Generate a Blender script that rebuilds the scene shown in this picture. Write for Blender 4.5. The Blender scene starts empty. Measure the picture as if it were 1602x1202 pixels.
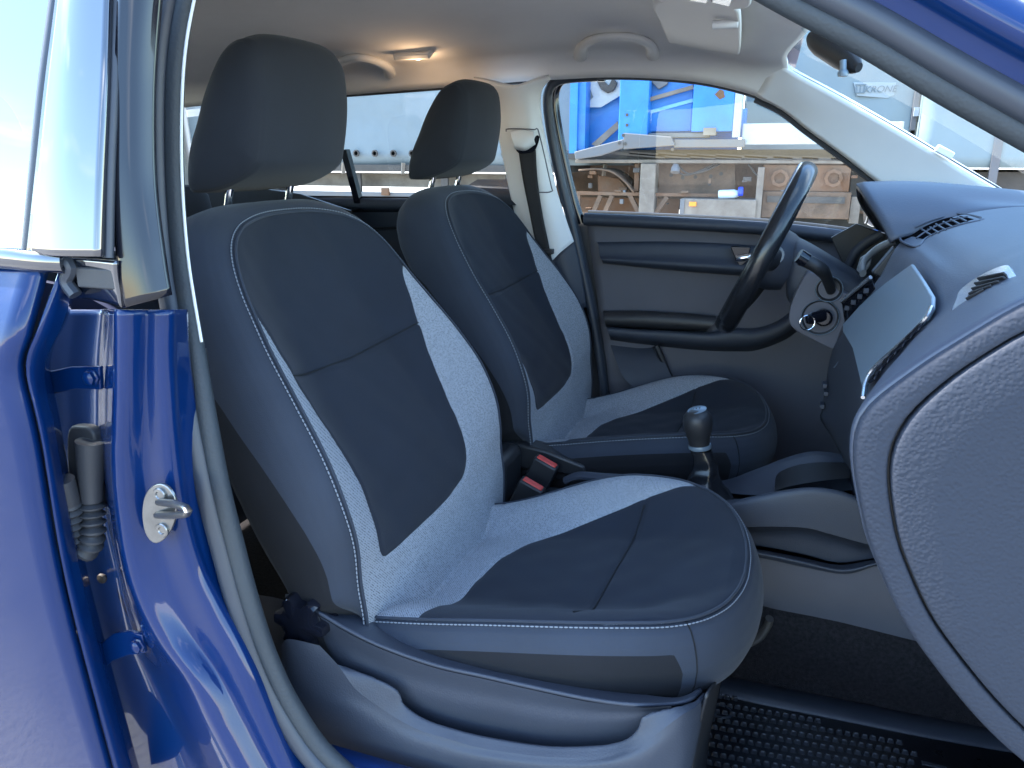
import bpy, bmesh, math, random
import numpy as np
from mathutils import Vector, Matrix
random.seed(7); rng = np.random.default_rng(7)
SC = bpy.context.scene
COL = SC.collection
rad = math.radians

# ------------------------------------------------------------------ camera
FPX, CX, CY = 1200., 801., 601.
TH, PH = rad(19.93), rad(16.57)
CAM = np.array([.52, -1.39, 1.13])
Fv = np.array([-math.sin(TH)*math.cos(PH), math.cos(TH)*math.cos(PH), -math.sin(PH)])
Rv = np.array([math.cos(TH), math.sin(TH), 0.])
Uv = np.cross(Rv, Fv)
cam = bpy.data.cameras.new('camera'); co = bpy.data.objects.new('camera', cam); COL.objects.link(co)
cam.sensor_width = 36.; cam.lens = 36.*FPX/1602.; cam.clip_start = .02; cam.clip_end = 3000
co.matrix_world = Matrix(((Rv[0], Uv[0], -Fv[0], CAM[0]), (Rv[1], Uv[1], -Fv[1], CAM[1]), (Rv[2], Uv[2], -Fv[2], CAM[2]), (0, 0, 0, 1)))
SC.camera = co

# ------------------------------------------------------------------ sky and sun
SUN_EL, SUN_AZ = rad(46), rad(-89)         # azimuth clockwise from +Y
W = bpy.data.worlds.new('World'); SC.world = W; W.use_nodes = True
nt = W.node_tree; nt.nodes.clear()
wo = nt.nodes.new('ShaderNodeOutputWorld'); bg = nt.nodes.new('ShaderNodeBackground')
sky = nt.nodes.new('ShaderNodeTexSky'); sky.sky_type = 'NISHITA'; sky.sun_disc = False
sky.sun_elevation = SUN_EL; sky.sun_rotation = SUN_AZ; sky.air_density = 1.3; sky.dust_density = .15; sky.ozone_density = 4
tc = nt.nodes.new('ShaderNodeTexCoord'); mp = nt.nodes.new('ShaderNodeMapping'); mp.inputs['Scale'].default_value = (1, 1, 2.6)
mp.inputs['Location'].default_value = (.3, .9, .2)
no = nt.nodes.new('ShaderNodeTexNoise'); no.inputs['Scale'].default_value = 1.7; no.inputs['Detail'].default_value = 6; no.inputs['Roughness'].default_value = .5
cr_ = nt.nodes.new('ShaderNodeValToRGB'); cr_.color_ramp.elements[0].position = .54; cr_.color_ramp.elements[1].position = .70
mx = nt.nodes.new('ShaderNodeMix'); mx.data_type = 'RGBA'
mul = nt.nodes.new('ShaderNodeMath'); mul.operation = 'MULTIPLY'; mul.inputs[1].default_value = .75
nt.links.new(tc.outputs['Generated'], mp.inputs['Vector']); nt.links.new(mp.outputs[0], no.inputs['Vector'])
nt.links.new(no.outputs['Fac'], cr_.inputs[0]); nt.links.new(cr_.outputs[0], mul.inputs[0]); nt.links.new(mul.outputs[0], mx.inputs[0])
nt.links.new(sky.outputs[0], mx.inputs[6]); mx.inputs[7].default_value = (7.5, 8.0, 8.8, 1)
nt.links.new(mx.outputs[2], bg.inputs['Color']); bg.inputs['Strength'].default_value = .15
nt.links.new(bg.outputs[0], wo.inputs['Surface'])
sl = bpy.data.lights.new('sun', 'SUN'); so = bpy.data.objects.new('sun', sl); COL.objects.link(so)
sl.energy = 3.2; sl.angle = rad(.5); sl.color = (1, .95, .88)
sd = Vector((math.sin(SUN_AZ)*math.cos(SUN_EL), math.cos(SUN_AZ)*math.cos(SUN_EL), math.sin(SUN_EL)))
so.rotation_euler = sd.to_track_quat('Z', 'Y').to_euler(); so.location = (0, 0, 30)
SC.view_settings.view_transform = 'Standard'; SC.view_settings.look = 'None'
SC.view_settings.exposure = 2.78; SC.view_settings.gamma = 1; SC.view_settings.use_curve_mapping = False
SC.cycles.max_bounces = 10; SC.cycles.diffuse_bounces = 6; SC.cycles.transparent_max_bounces = 16
SC.cycles.caustics_reflective = False; SC.cycles.caustics_refractive = False
SC.cycles.use_denoising = True

# ------------------------------------------------------------------ helpers
def ray(u, v): return Fv + (u-CX)/FPX*Rv - (v-CY)/FPX*Uv
def P(u, v, x=None, y=None, z=None):
    d = ray(u, v)
    t = (x-CAM[0])/d[0] if x is not None else (y-CAM[1])/d[1] if y is not None else (z-CAM[2])/d[2]
    return CAM + t*d
def PX(l, **k):
    r = []
    for q in l:
        if len(q) == 3: r.append(P(q[0], q[1], y=q[2]))
        else: r.append(P(q[0], q[1], **k))
    return np.array(r)
def cr(pts, n, closed=False, bylen=True):
    p = np.asarray(pts, float)
    if len(p) == 1: return np.repeat(p, n, 0)
    if closed: q = np.vstack([p[-1], p, p[0], p[1]])
    else: q = np.vstack([2*p[0]-p[1], p, 2*p[-1]-p[-2]])
    m = len(q)-3; out = []
    for i in range(m):
        p0, p1, p2, p3 = q[i:i+4]
        k = 14
        for j in range(k):
            t = j/k
            out.append(.5*((2*p1)+(-p0+p2)*t+(2*p0-5*p1+4*p2-p3)*t*t+(-p0+3*p1-3*p2+p3)*t**3))
    if not closed: out.append(q[-2])
    out = np.array(out)
    if closed: out = np.vstack([out, out[0]])
    if bylen:
        s = np.r_[0, np.cumsum(np.linalg.norm(np.diff(out, axis=0), axis=1))]
    else: s = np.linspace(0, 1, len(out))
    if s[-1] == 0: return np.repeat(out[:1], n, 0)
    tt = np.linspace(0, s[-1], n+1 if closed else n)
    if closed: tt = tt[:-1]
    return np.stack([np.interp(tt, s, out[:, i]) for i in range(out.shape[1])], 1)
def grid(cols, n, m, bylen=True):
    """cols: list of point lists; resample each to n, then across to m -> (n, m, 3)"""
    a = [cr(c, n, bylen=bylen) for c in cols]
    a = np.stack(a, 1)
    return np.stack([cr(a[i], m) for i in range(n)], 0)
ROOT = {}
def origin(o):
    v = np.zeros(3)
    while o is not None:
        v = v + np.array(o.location); o = o.parent
    return v
def mesh(name, V, Fc, mat, parent=None, smooth=True, mods=None, mats=None, fm=None):
    V = np.asarray(V, float).reshape(-1, 3)
    if parent is not None: V = V - origin(parent)
    me = bpy.data.meshes.new(name); me.from_pydata(V.tolist(), [], [list(map(int, f)) for f in Fc]); me.update()
    o = bpy.data.objects.new(name, me); COL.objects.link(o)
    if parent is not None: o.parent = parent
    me.materials.append(MAT[mat] if isinstance(mat, str) else mat)
    if mats:
        for q in mats: me.materials.append(MAT[q])
        me.polygons.foreach_set('material_index', list(fm))
    if smooth: me.polygons.foreach_set('use_smooth', [True]*len(me.polygons))
    return o
def gfaces(n, m, cu=False, cv=False, off=0):
    f = []
    for i in range(n if cu else n-1):
        for j in range(m if cv else m-1):
            a = i*m+j; b = i*m+(j+1) % m; c = ((i+1) % n)*m+(j+1) % m; d = ((i+1) % n)*m+j
            f.append((a+off, b+off, c+off, d+off))
    return f
def sheet(name, G, mat, parent=None, thick=0, off=-1, cu=False, cv=False, smooth=True, flip=False):
    G = np.asarray(G); n, m = G.shape[:2]
    f = gfaces(n, m, cu, cv)
    if flip: f = [q[::-1] for q in f]
    o = mesh(name, G, f, mat, parent, smooth)
    if thick:
        s = o.modifiers.new('t', 'SOLIDIFY'); s.thickness = thick; s.offset = off
    return o
class MB:
    def __init__(s): s.V = []; s.F = []
    def add(s, V, F):
        k = len(s.V); s.V += [tuple(v) for v in V]; s.F += [tuple(i+k for i in f) for f in F]; return s
    def box(s, lo, hi, rot=None, c=None):
        x0, y0, z0 = lo; x1, y1, z1 = hi
        V = np.array([(x0, y0, z0), (x1, y0, z0), (x1, y1, z0), (x0, y1, z0), (x0, y0, z1), (x1, y0, z1), (x1, y1, z1), (x0, y1, z1)], float)
        if rot is not None:
            c = np.array(c if c is not None else V.mean(0)); M = np.array(rot); V = (V-c)@M.T+c
        return s.add(V, [(0, 3, 2, 1), (4, 5, 6, 7), (0, 1, 5, 4), (1, 2, 6, 5), (2, 3, 7, 6), (3, 0, 4, 7)])
    def bar(s, a, b, w, h, up=(0, 0, 1)):
        a = np.array(a, float); b = np.array(b, float); d = b-a; L = np.linalg.norm(d); d /= L
        u = np.array(up, float); r = np.cross(d, u)
        if np.linalg.norm(r) < 1e-4: r = np.cross(d, (1, 0, 0))
        r /= np.linalg.norm(r); u = np.cross(r, d)
        V = []
        for p in (a, b):
            for sx, sy in ((-1, -1), (1, -1), (1, 1), (-1, 1)): V.append(p+r*sx*w/2+u*sy*h/2)
        return s.add(V, [(3, 2, 1, 0), (4, 5, 6, 7), (0, 1, 5, 4), (1, 2, 6, 5), (2, 3, 7, 6), (3, 0, 4, 7)])
    def tube(s, path, r, n=12, closed=False, cap=True, ell=None, up=None):
        p = np.asarray(path, float); k = len(p)
        rr = np.broadcast_to(np.asarray(r, float), (k,))
        T = np.gradient(p, axis=0)
        if closed: T = np.roll(p, -1, 0)-np.roll(p, 1, 0)
        T /= np.linalg.norm(T, axis=1)[:, None]+1e-12
        N = np.array(up if up is not None else ((0, 0, 1) if abs(T[0][2]) < .9 else (1, 0, 0)), float)
        V = []
        for i in range(k):
            if up is not None: N = np.array(up, float)
            N = N-T[i]*(N@T[i]); N /= np.linalg.norm(N)+1e-12; B = np.cross(T[i], N)
            for j in range(n):
                a = 2*math.pi*j/n
                e = ell if ell else (1, 1)
                V.append(p[i]+rr[i]*(N*math.cos(a)*e[0]+B*math.sin(a)*e[1]))
        F = gfaces(k, n, closed, True)
        if cap and not closed: F += [tuple(range(n))[::-1], tuple(range((k-1)*n, k*n))]
        return s.add(V, F)
    def lathe(s, prof, c, axis, n=32, cap=True):
        a = np.array(axis, float); a /= np.linalg.norm(a); u = np.cross(a, (0, 0, 1) if abs(a[2]) < .9 else (1, 0, 0)); u /= np.linalg.norm(u); w = np.cross(a, u)
        V = []
        for r, h in prof:
            for j in range(n):
                t = 2*math.pi*j/n; V.append(np.array(c)+a*h+r*(u*math.cos(t)+w*math.sin(t)))
        F = gfaces(len(prof), n, False, True)
        if cap: F += [tuple(range(n))[::-1], tuple(range((len(prof)-1)*n, len(prof)*n))]
        return s.add(V, F)
    def poly(s, pts, vec):
        p = np.asarray(pts, float); n = len(p); q = p+np.array(vec)
        return s.add(list(p)+list(q), [tuple(range(n))[::-1], tuple(range(n, 2*n))]+[(i, (i+1) % n, n+(i+1) % n, n+i) for i in range(n)])
    def build(s, name, mat, parent=None, bevel=0, smooth=True, seg=3):
        o = mesh(name, s.V, s.F, mat, parent, smooth)
        bm = bmesh.new(); bm.from_mesh(o.data); bmesh.ops.recalc_face_normals(bm, faces=bm.faces); bm.to_mesh(o.data); bm.free()
        if bevel:
            b = o.modifiers.new('b', 'BEVEL'); b.width = bevel; b.segments = seg; b.limit_method = 'ANGLE'; b.angle_limit = rad(35)
            b.harden_normals = False
        if smooth:
            try: o.data.set_sharp_from_angle(angle=rad(40))
            except Exception: pass
        return o
def thing(name, label, cat, loc=(0, 0, 0), group=None):
    o = bpy.data.objects.new(name, None); COL.objects.link(o); o.location = loc; o.empty_display_size = .05
    o['label'] = label; o['category'] = cat
    if group: o['group'] = group
    return o
def tag(o, label, cat, group=None):
    o['label'] = label; o['category'] = cat
    if group: o['group'] = group
    return o
def struct(o, label=None):
    o['kind'] = 'structure'
    if label: o['label'] = label
    return o
def sidist(pts, poly, closed=True):
    """distance to polyline and nearest point, plus inside flag"""
    p = np.asarray(pts); a = np.asarray(poly, float); b = np.roll(a, -1, 0) if closed else a[1:]
    if not closed: a = a[:-1]
    best = np.full(len(p), 1e9); near = np.zeros_like(p); ins = np.zeros(len(p), bool)
    for q, r in zip(a, b):
        d = r-q; L = d@d+1e-15
        t = np.clip(((p-q)@d)/L, 0, 1); c = q+t[:, None]*d; dd = np.linalg.norm(p-c, axis=1)
        m = dd < best; best[m] = dd[m]; near[m] = c[m]
        cond = ((q[1] > p[:, 1]) != (r[1] > p[:, 1]))
        xi = q[0]+(p[:, 1]-q[1])*(r[0]-q[0])/((r[1]-q[1]) if abs(r[1]-q[1]) > 1e-12 else 1e-12)
        ins ^= cond & (p[:, 0] < xi)
    return best, near, ins

# ------------------------------------------------------------------ materials
MAT = {}
def mat(name, col, rough=.5, metal=0, spec=.5, coat=0, coatr=.03, bump=None, vary=0, vs=8, sheen=0, emis=None, es=0, coord='Object', col2=None, pat=None, dirt=None):
    m = bpy.data.materials.new(name); m.use_nodes = True; n = m.node_tree.nodes; L = m.node_tree.links
    b = n['Principled BSDF']; b.inputs['Base Color'].default_value = (*col, 1); b.inputs['Roughness'].default_value = rough
    b.inputs['Metallic'].default_value = metal; b.inputs['Specular IOR Level'].default_value = spec
    b.inputs['Coat Weight'].default_value = coat; b.inputs['Coat Roughness'].default_value = coatr
    b.inputs['Sheen Weight'].default_value = sheen
    t = n.new('ShaderNodeTexCoord')
    if vary or col2:
        no = n.new('ShaderNodeTexNoise'); no.inputs['Scale'].default_value = vs; no.inputs['Detail'].default_value = 6; no.inputs['Roughness'].default_value = .65
        L.new(t.outputs[coord], no.inputs['Vector'])
        r = n.new('ShaderNodeValToRGB'); r.color_ramp.elements[0].position = .32; r.color_ramp.elements[1].position = .68
        c2 = col2 if col2 else tuple(min(1, c*(1+vary)) for c in col); c1 = col if col2 else tuple(c*(1-vary) for c in col)
        r.color_ramp.elements[0].color = (*c1, 1); r.color_ramp.elements[1].color = (*c2, 1)
        L.new(no.outputs['Fac'], r.inputs[0]); L.new(r.outputs[0], b.inputs['Base Color'])
        if not metal:
            mr = n.new('ShaderNodeMapRange'); mr.inputs['To Min'].default_value = max(0, rough-.04); mr.inputs['To Max'].default_value = min(1, rough+.06)
            L.new(no.outputs['Fac'], mr.inputs['Value']); L.new(mr.outputs[0], b.inputs['Roughness'])
    if pat:                                   # woven pattern: (scale, colour of the dark thread)
        sc, dc = pat
        w1 = n.new('ShaderNodeTexWave'); w1.wave_type = 'BANDS'; w1.bands_direction = 'DIAGONAL'; w1.inputs['Scale'].default_value = sc; w1.inputs['Distortion'].default_value = 0
        w2 = n.new('ShaderNodeTexVoronoi'); w2.inputs['Scale'].default_value = sc*2.6
        L.new(t.outputs['Object'], w1.inputs['Vector']); L.new(t.outputs['Object'], w2.inputs['Vector'])
        mm = n.new('ShaderNodeMath'); mm.operation = 'MULTIPLY_ADD'; mm.inputs[1].default_value = .6; L.new(w1.outputs['Fac'], mm.inputs[0]); L.new(w2.outputs['Distance'], mm.inputs[2])
        rr = n.new('ShaderNodeValToRGB'); rr.color_ramp.elements[0].position = .25; rr.color_ramp.elements[1].position = .75
        rr.color_ramp.elements[0].color = (*dc, 1); rr.color_ramp.elements[1].color = (*col, 1)
        L.new(mm.outputs[0], rr.inputs[0]); L.new(rr.outputs[0], b.inputs['Base Color'])
        bp = n.new('ShaderNodeBump'); bp.inputs['Strength'].default_value = .35; bp.inputs['Distance'].default_value = .0006
        L.new(mm.outputs[0], bp.inputs['Height']); L.new(bp.outputs[0], b.inputs['Normal'])
    if bump:                                  # (kind, scale, strength, distance)
        k, s, st, di = bump
        if k == 'voronoi':
            q = n.new('ShaderNodeTexVoronoi'); q.inputs['Scale'].default_value = s; q.feature = 'SMOOTH_F1'; out = q.outputs['Distance']
        else:
            q = n.new('ShaderNodeTexNoise'); q.inputs['Scale'].default_value = s; q.inputs['Detail'].default_value = 3; out = q.outputs['Fac']
        L.new(t.outputs[coord], q.inputs['Vector'])
        bp = n.new('ShaderNodeBump'); bp.inputs['Strength'].default_value = st; bp.inputs['Distance'].default_value = di
        L.new(out, bp.inputs['Height']); L.new(bp.outputs[0], b.inputs['Normal'])
    if emis:
        b.inputs['Emission Color'].default_value = (*emis, 1); b.inputs['Emission Strength'].default_value = es
    MAT[name] = m
    return m
mat('fabric', (.0115, .0155, .0250), .85, spec=.35, sheen=.06, vary=.12, vs=14, bump=('noise', 900, .5, .0006))
mat('fabric_side', (.0110, .0115, .0140), .9, spec=.25, sheen=.04, vary=.12, vs=9, bump=('noise', 1100, .5, .0005))
mat('fabric_bolster', (.022, .029, .044), .8, spec=.4, sheen=.10, vary=.10, vs=11, bump=('noise', 900, .5, .0006))
mat('fabric_head', (.0185, .0225, .031), .85, spec=.35, sheen=.08, vary=.10, vs=11, bump=('noise', 900, .5, .0006))
mat('mesh_fabric', (.285, .305, .335), .8, spec=.3, sheen=.08, pat=(150, (.045, .055, .07)))
mat('seam_thread', (.006, .007, .009), .9)
mat('thread', (.20, .22, .25), .7)
mat('plastic', (.031, .038, .054), .52, spec=.5, vary=.08, vs=6, bump=('voronoi', 520, .35, .0006))
mat('plastic_dark', (.018, .019, .022), .45, spec=.5, vary=.1, vs=6, bump=('voronoi', 600, .3, .0005))
mat('plastic_dash', (.044, .054, .078), .46, spec=.5, vary=.06, vs=5, bump=('voronoi', 420, .5, .0005))
mat('plastic_cap', (.026, .032, .047), .68, spec=.25, vary=.06, vs=4, bump=('voronoi', 330, .9, .0008))
mat('plastic_warm', (.10, .10, .118), .6, spec=.4, vary=.06, vs=6, bump=('voronoi', 600, .3, .0005))
mat('gloss_black', (.007, .008, .013), .10, spec=.4, coat=.25)
mat('leather', (.013, .014, .017), .22, spec=.55, bump=('voronoi', 420, .25, .0005))
mat('satin_grey', (.15, .20, .25), .38, metal=.2, spec=.5, vary=.05, vs=4, coat=.25, coatr=.2)
mat('silver', (.62, .64, .67), .25, metal=.9)
mat('chrome', (.85, .86, .88), .08, metal=1)
mat('steel', (.24, .24, .235), .3, metal=.9, vary=.15, vs=40)
mat('headliner', (.82, .80, .775), .95, spec=.1, vary=.03, vs=5, bump=('noise', 700, .4, .0006))
mat('trim_light', (.78, .79, .79), .6, spec=.35, vary=.02, vs=5, bump=('voronoi', 700, .2, .0004))
mat('trim_beige', (.72, .70, .66), .6, spec=.3, vary=.02, vs=5)
mat('rubber', (.035, .038, .045), .55, spec=.45, bump=('noise', 300, .3, .001))
mat('rubber_light', (.029, .036, .050), .42, spec=.5, vary=.05, vs=10)
mat('rubber_grain', (.024, .031, .038), .6, spec=.5, bump=('voronoi', 330, .6, .0006))
mat('paint', (.0002, .0165, .085), .4, metal=.0, spec=.12, coat=1, coatr=.02, vary=.03, vs=3)
MAT['paint'].node_tree.nodes['Principled BSDF'].inputs['Coat IOR'].default_value = 1.38
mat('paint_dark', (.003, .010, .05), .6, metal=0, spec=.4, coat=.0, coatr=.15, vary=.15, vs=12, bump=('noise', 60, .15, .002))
mat('piano_black', (.006, .009, .018), .06, spec=1, coat=1, coatr=.01); MAT['piano_black'].node_tree.nodes['Principled BSDF'].inputs['Coat IOR'].default_value = 1.75
mat('carpet', (.030, .028, .030), 1, spec=.05, vary=.35, vs=150, bump=('noise', 700, 1, .003))
mat('mat_rubber', (.026, .030, .038), .28, spec=.5, vary=.15, vs=20)
mat('webbing', (.030, .030, .032), .8, spec=.3, pat=(260, (.016, .016, .018)))
mat('red_plastic', (.62, .05, .035), .4, spec=.5)
mat('gauge', (.25, .28, .32), .35)
mat('opening_shade', (.004, .004, .005), 1, spec=0)  # flat black colour standing in for the shade inside dash openings
mat('brown', (.045, .037, .032), .7, vary=.2, vs=30)
mat('lamp', (.9, .7, .5), .3, emis=(1, .45, .2), es=.35)
mat('bulb', (1, .9, .7), .3, emis=(1, .8, .5), es=2.5)
mat('white_text', (.75, .78, .8), .6)
mat('ground', (.36, .33, .29), .95, spec=.1, col2=(.46, .42, .37), vs=.7, bump=('noise', 9, .5, .02))
mat('asphalt', (.15, .145, .14), .9, col2=(.22, .21, .195), vs=1.5, bump=('noise', 60, .5, .01))
mat('tarp_grey', (.13, .165, .19), .55, vary=.10, vs=1.6, bump=('noise', 2.2, .6, .05))
mat('tarp_white', (.34, .375, .40), .5, vary=.08, vs=2.5, bump=('noise', 3.5, .8, .06))
mat('tarp_pale', (.17, .225, .245), .5, vary=.06, vs=.9, bump=('noise', 1.4, .5, .05))
mat('tarp_side', (.22, .22, .25), .6, vary=.06, vs=.9)
mat('truck_blue', (.012, .13, .45), .45, col2=(.02, .19, .52), vs=3, bump=('noise', 8, .2, .01))
mat('truck_bluelight', (.10, .33, .60), .5, col2=(.2, .42, .62), vs=4)
mat('truck_grey', (.10, .115, .135), .6, col2=(.12, .11, .11), vs=5)
mat('rust', (.12, .052, .022), .85, col2=(.13, .085, .058), vs=3, bump=('noise', 20, .5, .01))
mat('sandrust', (.16, .10, .066), .85, col2=(.07, .048, .034), vs=3.4, bump=('noise', 20, .5, .01))
mat('dusty', (.21, .185, .16), .85, col2=(.12, .10, .085), vs=3.5, bump=('noise', 20, .3, .01))
mat('dark_steel', (.05, .045, .042), .7, vary=.3, vs=6)
mat('bottle', (.55, .65, .75), .15)
mat('bottle_cap', (.01, .05, .6), .4)
mat('orange', (.8, .25, .02), .4)
mat('logo_grey', (.27, .32, .34), .5)
mat('logo_ink', (.12, .165, .19), .5)
def glassmat(name, tint, refl=1.0, haze=0):
    m = bpy.data.materials.new(name); m.use_nodes = True; n = m.node_tree.nodes; L = m.node_tree.links; n.clear()
    o = n.new('ShaderNodeOutputMaterial'); tr = n.new('ShaderNodeBsdfTransparent'); tr.inputs[0].default_value = (*tint, 1)
    g = n.new('ShaderNodeBsdfGlossy'); g.inputs['Roughness'].default_value = .01
    fr = n.new('ShaderNodeFresnel'); fr.inputs[0].default_value = 1.5
    mm = n.new('ShaderNodeMath'); mm.operation = 'MULTIPLY'; mm.inputs[1].default_value = refl
    mi = n.new('ShaderNodeMixShader'); L.new(fr.outputs[0], mm.inputs[0]); L.new(mm.outputs[0], mi.inputs[0]); L.new(tr.outputs[0], mi.inputs[1]); L.new(g.outputs[0], mi.inputs[2])
    last = mi
    if haze:                                   # film of dust on the glass
        d = n.new('ShaderNodeBsdfDiffuse'); d.inputs[0].default_value = (.7, .78, .8, 1)
        tl = n.new('ShaderNodeBsdfTranslucent'); tl.inputs[0].default_value = (.7, .78, .8, 1)
        a = n.new('ShaderNodeMixShader'); a.inputs[0].default_value = .5; L.new(d.outputs[0], a.inputs[1]); L.new(tl.outputs[0], a.inputs[2])
        mi2 = n.new('ShaderNodeMixShader'); mi2.inputs[0].default_value = haze; L.new(mi.outputs[0], mi2.inputs[1]); L.new(a.outputs[0], mi2.inputs[2]); last = mi2
    L.new(last.outputs[0], o.inputs[0]); MAT[name] = m
glassmat('glass', (.93, .97, .96), .9)
glassmat('glass_screen', (.78, .89, .92), .25, haze=.02)
glassmat('glass_dark', (.10, .13, .15), .36)

# ================================================================== SETTING
g = 400
gp0 = mesh('asphalt', [(-40, -30, .004), (40, -30, .004), (40, 3.2, .004), (-40, 3.2, .004)], [(0, 1, 2, 3)], 'asphalt', smooth=False); struct(gp0, 'dark asphalt of the yard')
o = mesh('ground', [(-g, -g, 0), (g, -g, 0), (g, g, 0), (-g, g, 0)], [(0, 1, 2, 3)], 'ground', smooth=False); struct(o, 'pale sandy yard ground')

# ================================================================== CAR SHELL
car = thing('car', 'blue car seen through its open front passenger doorway', 'car', (0, 0, 0))
# ---- headliner ----------------------------------------------------
XS = [-2.0, -1.5, -1.05, -.72, -.45, -.2, -.095, .05, .2, .30, .399, .47]
ZT = [1.20, 1.26, 1.285, 1.296, 1.306, 1.316, 1.318, 1.319, 1.309, 1.294, 1.267, 1.235]   # top line of the windows
XE = [0, 0, 0, 0, 0, 0, 0, 0, 0, 0, .0, .0]
cols = []
ys = [-.665, -.655, -.63, -.59, -.50, -.35, -.15, 0, .15, .35, .50, .585, .622, .636, .642]
for y in ys:
    a = abs(y); row = []
    for x, zt in zip(XS, ZT):
        top = max(zt, 1.272)+.105+(.02 if x < 0 else .02)*(1-(a/.5)**2 if a < .5 else 0)
        if y < -.5: zt = zt+.06*min(1, max(0, (x-.1)/.25)); top = max(top, zt+.08)
        if a <= .50: z = top-.035*(a/.5)**3
        else:
            k = {.585: .80, .59: .80, .622: .45, .63: .45, .636: .16, .655: .14, .642: 0, .665: 0}[a]
            z = zt+(top-.035-zt)*k
        xx = x
        if x > .25: xx = x+(.04 if a < .5 else .0)*(x-.25)/.2
        row.append((xx, y, z))
    cols.append(row)
G = grid(cols, 60, 70, bylen=False)
HL = grid(cols, 160, 220, bylen=False)
headliner = sheet('headliner', G, 'headliner', car, .008, off=1, flip=True)
headliner['label'] = 'pale fabric roof lining'
# outer roof
cols = [[(x+(.055*(1-(y/.8)**2) if x > .45 else 0), y, (max(zt, 1.272-.05*(abs(y)/.7)**4)+.180-.10*(abs(y)/.72)**3)) for x, zt in zip(XS, ZT)] for y in (-.70, -.66, -.45, -.2, 0, .2, .45, .66, .70)]
G = grid(cols, 30, 24, bylen=False)
sheet('roof', G, 'paint', car, .01, off=1)
# ---- windscreen and bonnet --------------------------------------
hy = lambda y: .06*(1-(abs(y)/.62)**2)
cols = [[(.455+hy(y), y*.98, 1.372), (.72+hy(y), y*1.02, 1.245), (.98+hy(y), y*1.06, 1.095), (1.22+hy(y), y*1.1, .95)] for y in (-.62, -.4, -.2, 0, .2, .4, .62)]
sheet('windscreen', grid(cols, 16, 24), 'glass_screen', car)
cols = [[(1.2, y, .97), (1.5, y, .95), (1.9, y, .86), (2.15, y, .72)] for y in (-.75, -.4, 0, .4, .75)]
sheet('bonnet', grid(cols, 12, 16), 'paint', car, .01)
# header strip (black band at the top of the screen)
# ---- far side: A pillar trim ------------------------------------
A_top = PX([(1204, 88), (1235, 112), (1300, 147), (1400, 203), (1500, 262), (1602, 322), (1700, 380)], y=.585)
A_mid = PX([(1200, 118), (1245, 150), (1310, 186), (1400, 241), (1500, 306), (1602, 375), (1700, 440)], y=.61)
A_low = PX([(1181, 152), (1222, 172), (1262, 203), (1320, 245), (1380, 292), (1480, 368), (1560, 430)], y=.645)
ap = sheet('pillar_trim', grid([A_top, A_mid, A_low], 40, 12), 'trim_light', car, .02, off=1, flip=True)
ap['label'] = 'smooth white trim of the windscreen pillar'
m = MB(); m.tube(cr(A_top+np.array([0, .012, .002]), 40), .006, 8); m.build('windscreen_seal', 'rubber', car)
m = MB(); m.tube(cr(A_low+np.array([0, .014, -.004]), 40), .008, 8); m.build('window_seal', 'rubber', car)
# white clip on the pillar
m = MB(); q = P(1478, 238, y=.575); m.box(q-np.array([.02, .004, .008]), q+np.array([.02, .01, .008]), rot=Matrix.Rotation(rad(28), 3, 'Y'), c=q); m.build('pillar_clip', 'trim_light', car, .003)
# ---- far side: B pillar trim ------------------------------------
Bl = PX([(735, 128, .61), (758, 150, .625), (772, 180, .64), (785, 240, .655), (797, 300, .67), (812, 360, .68), (838, 440, .69), (860, 500, .70)])
Bm = PX([(800, 136, .585), (812, 165, .60), (820, 200, .61), (830, 260, .625), (842, 320, .635), (852, 370, .645), (866, 440, .655), (880, 500, .66)])
Br = PX([(862, 124, .62), (848, 142, .625), (847, 175, .63), (856, 230, .64), (872, 300, .65), (888, 350, .66), (905, 402, .67), (918, 480, .675)])
G = grid([Bl, .5*(Bl+Bm)+np.array([0, -.008, 0]), Bm, .5*(Bm+Br)+np.array([0, -.01, 0]), Br], 60, 24, bylen=False)
n = 60; cut = 47
o = sheet('pillar_trim', G[:cut+1], 'trim_light', car, .02, off=-1, flip=True); o['label'] = 'pale trim of the far middle pillar'
o = sheet('pillar_lower_trim', G[cut:], 'plastic', car, .02, off=-1, flip=True)
# dark frame / seals between pillar trim and front window of the driver door
s1 = PX([(935, 119, .655), (880, 124, .655), (860, 138, .655), (857, 170, .658), (868, 240, .66), (884, 310, .67), (900, 370, .68), (922, 470, .69), (938, 560, .695), (948, 640, .70)])
m = MB(); m.tube(cr(s1, 60), .013, 10); m.build('door_seal', 'rubber_light', car)
s2 = PX([(945, 119, .67), (888, 121, .67), (869, 135, .672), (866, 168, .675), (878, 238, .68), (894, 308, .69), (908, 350, .695)])
m = MB(); m.tube(cr(s2+np.array([0, .012, 0]), 60), .013, 10); m.build('window_seal', 'gloss_black', car)
s3 = PX([(860, 150, .665), (861, 180, .665), (873, 242, .668), (889, 310, .68), (904, 370, .69), (926, 470, .70), (942, 560, .705), (952, 660, .71)])
m = MB(); m.tube(cr(s3, 60), .010, 8); m.build('door_seal', 'rubber', car)
sheet('door_frame', grid([PX([(890, 335, .735), (905, 420, .735), (918, 520, .735), (925, 700, .735)]), PX([(940, 335, .735), (955, 420, .735), (965, 520, .735), (975, 700, .735)])], 20, 6), 'rubber', car, .004)
# top window seal along rail
m = MB(); m.tube(cr([(x, .650, z+.002) for x, z in zip(XS[2:], ZT[2:])], 60), .007, 8); m.build('window_seal', 'rubber', car)
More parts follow.
